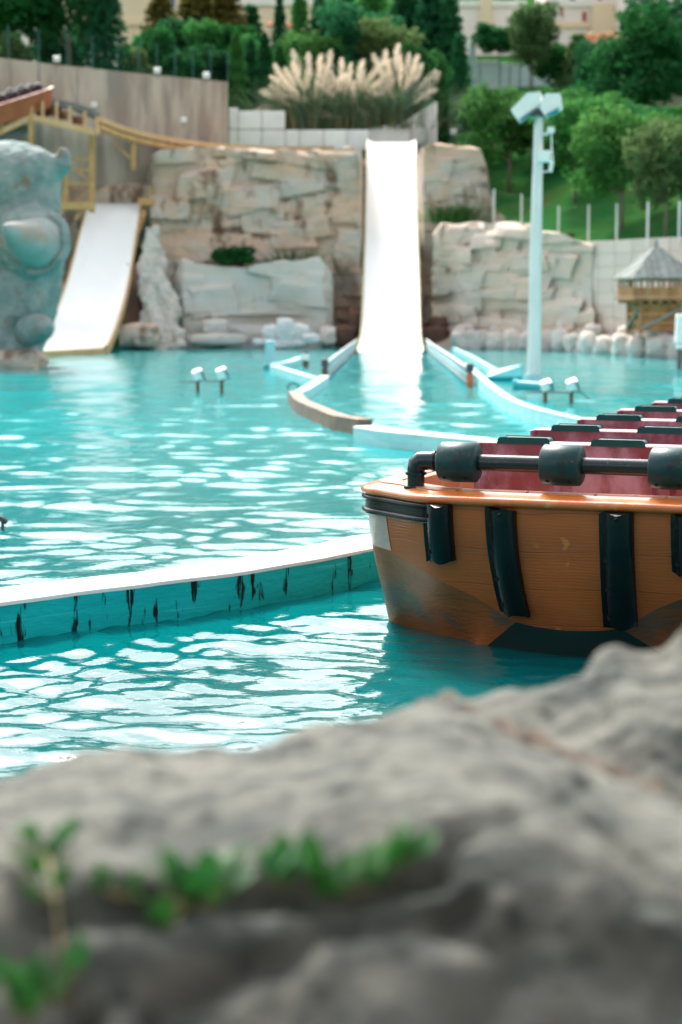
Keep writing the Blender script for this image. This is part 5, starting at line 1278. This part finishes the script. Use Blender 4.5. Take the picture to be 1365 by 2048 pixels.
# seats: moulded rows; each back has three shallow bays with ridges between
def seat_row(v0, du):
    u0, u1 = .46 + du, W - .46 + .14 + du * .5
    hd = [.725 + du, 1.27 + du, 1.815 + du]; zt_ = 1.045
    nu, nz2 = 61, 12
    us = np.linspace(u0, u1, nu); zs = np.linspace(.30, zt_, nz2)
    Xs, Zs = np.meshgrid(us, zs); edge = np.minimum(np.abs(us - (u0 + .26)), 9)
    bay = np.min(np.abs(us[None] - np.array(hd)[:, None]), 0)              # distance to the nearest seat middle
    ridge = np.clip((bay - .205) / .035, 0, 1); ridge = ridge * ridge * (3 - 2 * ridge)
    Yf = v0 + .06 + (Zs - .3) * .10 - .05 * ridge[None] * np.clip((zt_ - .07 - Zs) / .10, 0, 1) + .02 * np.cos((Zs - .3) * 4)
    Ttop = np.vstack([Xs, Xs[-1:], Xs[-1:], Xs[-1:]]); Yt_ = np.vstack([Yf, Yf[-1:] + .015, Yf[-1:] + .10, Yf[-1:] + .115]); Zt_ = np.vstack([Zs, Zs[-1:] + .012, Zs[-1:] + .012, Zs[-1:] - .5])
    me = grid_mesh('seat_row', Ttop, Yt_, Zt_, SEATM); me.set_sharp_from_angle(angle=R(45))
    row = link('seat_row', me, boat)
    mb = MB()
    for uu in (u0, u1): mb.box((uu, v0 + .14, .67), (.024, .17, .76))
    mb.build('side_panel', SEATM, row, bevel=.01)
    MB().box(((u0 + u1) / 2, v0 - .14, .36), (u1 - u0, .42, .10)).build('seat_base', SEATM, row, bevel=.03)
    for h in hd:
        x = .150
        pts = [(-x, 0), (-x + .004, .018), (-x + .014, .027), (x - .014, .027), (x - .004, .018), (x, 0)]
        mb = MB(); n = len(pts)
        y0, y1 = v0 + .11, v0 + .25
        mb.add([(h + a, y0, zt_ + .004 + b) for a, b in pts] + [(h + a * .97, y1, zt_ + .004 + b) for a, b in pts], [tuple(range(n)), tuple(range(2 * n - 1, n - 1, -1))] + [(i, (i + 1) % n, n + (i + 1) % n, n + i) for i in range(n)])
        mb.build('headrest', HEADM, row, bevel=.006, seg=2, smooth=True, angle=R(50))
for k in range(6): seat_row(.98 + 1.12 * k, -.03 + .036 * k)
MB().box((W / 2, LEN / 2 + .3, .30), (W - .5, LEN - .4, .04)).build('floor', SEATM, boat)

# ------------------------------------------------------------------ quay and timber screen, both unseen, added to darken the near faces
ADDGROUND = mat('added_ground_paving', (.20, .19, .17), (.15, .145, .13), scale=2, rough=.9, bump=.01)
q_ = MB().box((0, -7.4, -.1), (60, 17.6, .7)).build('added_ground', ADDGROUND); tag(q_, kind='structure')
st = empty('shade_screen', (0, -4.5, .25), label='added unseen timber wall and roof that darken the near faces', cat='building')  # out of view, added to shade rock front, boat and near wall
STW = mat('shade_timber', (.075, .055, .04), (.05, .038, .03), scale=3, rough=.8, stretch=(1, 1, .2))
for i in range(28): MB().box((-10.5 + i * .75 + .375, -.6, 2.5), (.735, .12, 5.0)).build('wall_plank', STW, st)
MB().box((0, -2.4, 5.05), (22, 5.4, .16)).build('roof', STW, st, bevel=.03)
for x_ in (-10, -5, 5, 10): MB().box((x_, .1, 2.45), (.22, .22, 4.95)).build('post', STW, st, bevel=.02)

# ------------------------------------------------------------------ foreground rocks
def rock_sheet(name, label, back, prof, m, seed, nu=260, amp=.014, grooves=(), fine=.010):
    """back: (px, py, Y) along the far crest; prof(t, crest) -> list of (Y, z) from the far foot over the crest to the near foot"""
    q = [P(*b) for b in back]; bx_ = [p.x for p in q]; by_ = [p.y for p in q]; bz_ = [p.z for p in q]
    us = np.linspace(bx_[0], bx_[-1], nu); rows = []
    for x in us:
        pr = prof(x, interp(x, bx_, by_), interp(x, bx_, bz_)); L_ = [0]
        for a, b in zip(pr[:-1], pr[1:]): L_.append(L_[-1] + math.hypot(b[0] - a[0], b[1] - a[1]))
        T = np.linspace(0, L_[-1], 300)
        rows.append((np.interp(T, L_, [p[0] for p in pr]), np.interp(T, L_, [p[1] for p in pr])))
    Yg_ = np.array([r_[0] for r_ in rows]).T; Zg_ = np.array([r_[1] for r_ in rows]).T
    # soften profile corners
    for _ in range(5):
        Yg_[1:-1] = (Yg_[:-2] + Yg_[1:-1] * 2 + Yg_[2:]) / 4; Zg_[1:-1] = (Zg_[:-2] + Zg_[1:-1] * 2 + Zg_[2:]) / 4
    Xg_ = np.repeat(us[None], 300, 0)
    ty = np.gradient(Yg_, axis=0); tz = np.gradient(Zg_, axis=0); l = np.hypot(ty, tz) + 1e-9
    ny, nzv = tz / l, -ty / l
    D = np.zeros_like(Xg_)
    for i in range(300):
        for j in range(nu):
            p = Vector((Xg_[i, j], Yg_[i, j], Zg_[i, j]))
            D[i, j] = amp * fbm(p * 3.2 + Vector((seed, 0, 0)), 3) + fine * fbm(p * 17 + Vector((0, seed, 0)), 4) + .010 * fbm(p * 9 + Vector((0, 0, seed)), 3) - .010 * abs(fbm(p * 5 + Vector((4, 0, seed)), 2))
    for gpts, gw, gd in grooves:                                # cracks: polylines in (x, y, z)
        dz_ = Zg_ - CAMH; fw = Yg_ * cp - dz_ * sp; pu = 682.5 + FPX * Xg_ / fw; pv = 1024 - FPX * (Yg_ * sp + dz_ * cp) / fw
        gp = []
        for (a_, b_) in gpts:                                   # the nearest place on the rock seen in that direction
            d_ = np.hypot(pu - a_, pv - b_) + np.where(Yg_ > 2.6, 60, 0) + (Yg_ > 3) * 500; k_ = np.unravel_index(np.argmin(d_), d_.shape); gp.append([Xg_[k_], Yg_[k_], Zg_[k_]])
        gp = np.array(gp); best = np.full(Xg_.shape, 9.)
        for a, b in zip(gp[:-1], gp[1:]):
            for t in np.linspace(0, 1, 24):
                c = a + (b - a) * t; best = np.minimum(best, np.sqrt((Xg_ - c[0]) ** 2 + (Yg_ - c[1]) ** 2 + (Zg_ - c[2]) ** 2))
        D -= gd * np.exp(-(best / gw) ** 2)
    me = grid_mesh(name, Xg_, Yg_ + ny * D, Zg_ + nzv * D, m)
    return tag(link(name, me), label, 'rock')
backA = [(-900, 1850, 2.5), (-300, 1690, 2.75), (0, 1580, 2.85), (190, 1503, 2.95), (330, 1490, 2.95), (500, 1474, 3.0), (650, 1440, 3.0), (750, 1430, 3.0), (840, 1408, 2.98), (890, 1402, 2.95), (980, 1440, 2.85), (1100, 1490, 2.70), (1250, 1552, 2.5), (1365, 1615, 2.35), (1700, 1740, 2.2), (2100, 1850, 2.1)]
fxs = [P(a, 1700, 2.0).x for a in (-400, 0, 300, 600, 850, 1050, 1365, 1800)]
fzs = [P(0, b, 2.0).z for b in (1800, 1800, 1810, 1745, 1690, 1720, 1790, 1850)]
def profA(x, y, z):
    zf = interp(x, fxs, fzs)
    yf = min(2.02, y - .25)
    return [(y + .55, -.4), (y + .30, z - .55), (y + .10, z - .12), (y, z), (y - (y - yf) * .4, z + (zf - z) * .5 + .022), (yf + .16, zf + .022), (yf + .07, zf + .008), (yf + .01, zf - .02), (yf - .02, zf - .055), (yf - .03, zf - .085), (yf - .10, zf - .15), (yf - .20, zf - .27), (yf - .30, zf - .5), (yf - .38, -.2)]
def on_front(px, py, Y=1.93): return P(px, py, Y)
rock_sheet('foreground_rock', 'large weathered grey rock slab with a planted crack, under the viewer', backA, profA, FROCK, 3.3,
           grooves=[([(120, 1815), (260, 1805), (380, 1800), (520, 1775), (640, 1785), (760, 1760), (860, 1725)], .030, .045), ([(300, 2046), (420, 1985), (500, 1940), (580, 1915), (640, 1865), (760, 1850), (900, 1842), (960, 1800)], .016, .034),
                    ([(100, 1700), (60, 1850), (140, 2040)], .03, .04), ([(860, 1740), (900, 1650), (1000, 1640), (1120, 1600), (1180, 1570)], .016, .022), ([(900, 1842), (1020, 1900), (960, 2040)], .02, .024), ([(1180, 1640), (1260, 1700), (1300, 1800)], .018, .022)])
ROCKA = bpy.data.objects['foreground_rock']
backB = [(780, 1500, 3.3), (830, 1415, 3.2), (870, 1385, 3.15), (905, 1378, 3.12), (930, 1392, 3.1), (1000, 1375, 3.1), (1110, 1352, 3.1), (1165, 1335, 3.1), (1195, 1305, 3.1), (1225, 1290, 3.1), (1285, 1296, 3.1), (1330, 1292, 3.1), (1350, 1272, 3.1), (1390, 1240, 3.05), (1600, 1190, 3.0), (2000, 1220, 2.9), (2400, 1400, 2.9)]
def profB(x, y, z): return [(y + .5, -.4), (y + .28, z - .5), (y + .1, z - .10), (y, z), (y - .12, z - .02), (y - .35, z - .06), (y - .6, z - .16), (y - .8, z - .5), (y - .85, -.2)]
rock_sheet('foreground_rock', 'raised lumpy grey rock behind the slab, in front of the boat', backB, profB, FROCK, 8.1, amp=.016)

SOIL = mat('soil_seam', (.105, .075, .052), (.07, .055, .042), scale=14, rough=.95, bump=.01)
sq = [P(*b) for b in backA[8:15]]; se = empty('soil_seam', sq[3], label='brown soil seam between the grey slab and the raised rock', cat='soil')
MB().tube([at_root(se, p.lerp(p2, t) + Vector((.006 * math.sin(9 * t + i), .03, -.022 + .010 * math.sin(13 * t + 2 * i)))) for i, (p, p2) in enumerate(zip(sq[:-1], sq[1:])) for t in (0, .25, .5, .75)], .022, 8).build('soil', SOIL, se, smooth=True)
WLEAF = mat('weed_leaf', (.018, .115, .024), (.045, .20, .028), scale=20, rough=.4, trans=.3, orand=.2)
WSTEM = mat('weed_stem', (.30, .22, .09), (.20, .20, .07), scale=20, rough=.6)
def leaf_shape(l, w):
    mb = MB(); n = 7; v = []
    for i in range(n):
        t = i / (n - 1); hw = w * math.sin(math.pi * (t * .94 + .03)) ** .7; z = .18 * l * math.sin(t * 2.4)
        v += [(-hw, t * l, z + hw * .3), (0, t * l, z), (hw, t * l, z + hw * .3)]
    mb.add(v, [(i * 3 + j, i * 3 + j + 1, i * 3 + j + 4, i * 3 + j + 3) for i in range(n - 1) for j in range(2)])
    return mb.mesh('leaf', WLEAF, smooth=True)
LF = [leaf_shape(.034, .014), leaf_shape(.030, .015), leaf_shape(.040, .011)]
from mathutils.bvhtree import BVHTree
_bm = bmesh.new(); _bm.from_mesh(ROCKA.data); ROCKBVH = BVHTree.FromBMesh(_bm); _bm.free()
def on_rock(px, py, off):
    d = ray(px, py).normalized(); h = ROCKBVH.ray_cast(Vector((0, 0, CAMH)), d)[0]
    return (h if h else P(px, py, 1.9)) - d * off
def weed(label, stem, leaves, Y):
    leaves = leaves + [(a + random.uniform(-28, 28), b + random.uniform(-8, 26), g_ + random.uniform(-90, 90), z_ * .85) for (a, b, g_, z_) in leaves[::2]]
    q = [on_rock(t_[0], t_[1], .004 + .012 * i) for i, t_ in enumerate(stem)]
    root = empty('weed', q[0], label=label, cat='weed')
    MB().tube([at_root(root, p) for p in q], np.linspace(.0035, .0018, len(q)), 7).build('stem', WSTEM, root, smooth=True)
    for (a, b, ang, sz) in leaves:
        p = on_rock(a, b, random.uniform(.014, .04)); o = link('leaf', LF[random.randint(0, 2)], root, at_root(root, p))
        o.rotation_euler = (R(random.uniform(35, 75)), R(random.uniform(-30, 30)), R(ang)); sz *= .92; o.scale = (sz, sz, sz)
        k = min(range(len(q)), key=lambda i: (q[i] - p).length)
        if (q[k] - p).length > .012: MB().tube([at_root(root, q[k]), at_root(root, p)], .0012, 5).build('petiole', WSTEM, root)
weed('tall weed with a tan stem growing from the left of the crack', [(135, 2010), (122, 1900), (112, 1800), (95, 1715)], [(80, 1700, 60, 1.1), (112, 1702, -60, 1.2), (70, 1765, 110, 1.4), (60, 1800, 150, 1.3), (138, 1760, -120, 1.1), (60, 1690, 20, .9), (130, 1690, -20, 1.0)], 1.86)
weed('dense leafy weed in the left half of the crack', [(430, 1830), (410, 1805), (390, 1785)], [(340, 1770, 60, 1.4), (360, 1790, 20, 1.4), (400, 1800, 180, 1.4), (440, 1775, -30, 1.5), (460, 1790, -80, 1.4), (420, 1765, 0, 1.2), (380, 1820, 150, 1.3), (470, 1760, -50, 1.2), (335, 1860, 200, 1.4), (300, 1840, 120, 1.3)], 1.88)
weed('single round-leaved weed sprig right of the dense weed', [(560, 1775), (552, 1758)], [(548, 1760, 10, 1.5), (540, 1755, 50, 1.3), (570, 1758, -40, 1.2)], 1.92)
weed('bushy weed in the middle of the crack', [(680, 1790), (665, 1770)], [(640, 1770, 40, 1.4), (640, 1755, 0, 1.5), (670, 1775, -30, 1.4), (700, 1780, -70, 1.4), (730, 1760, -40, 1.3), (745, 1775, -90, 1.3), (655, 1790, 160, 1.2)], 1.92)
weed('small bright weed at the right end of the crack', [(780, 1745), (800, 1730)], [(790, 1730, -40, 1.3), (815, 1722, -70, 1.4), (835, 1712, -60, 1.2), (770, 1745, 30, 1.3)], 1.94)
weed('low weed at the bottom of the slab below the tall weed', [(60, 2040), (70, 2010)], [(40, 2000, 60, 1.4), (80, 1995, -10, 1.5), (110, 2010, -60, 1.4), (20, 2030, 90, 1.4), (70, 2030, 180, 1.4), (10, 1960, 60, 1.2), (175, 1925, -20, 1.0), (165, 1940, 160, 1.0)], 1.82)
weed('dry low sprig in the shade of the crack', [(260, 1800), (220, 1785), (200, 1775)], [(230, 1780, 80, .9), (205, 1772, 60, .9), (270, 1785, -60, 1.0)], 1.93)
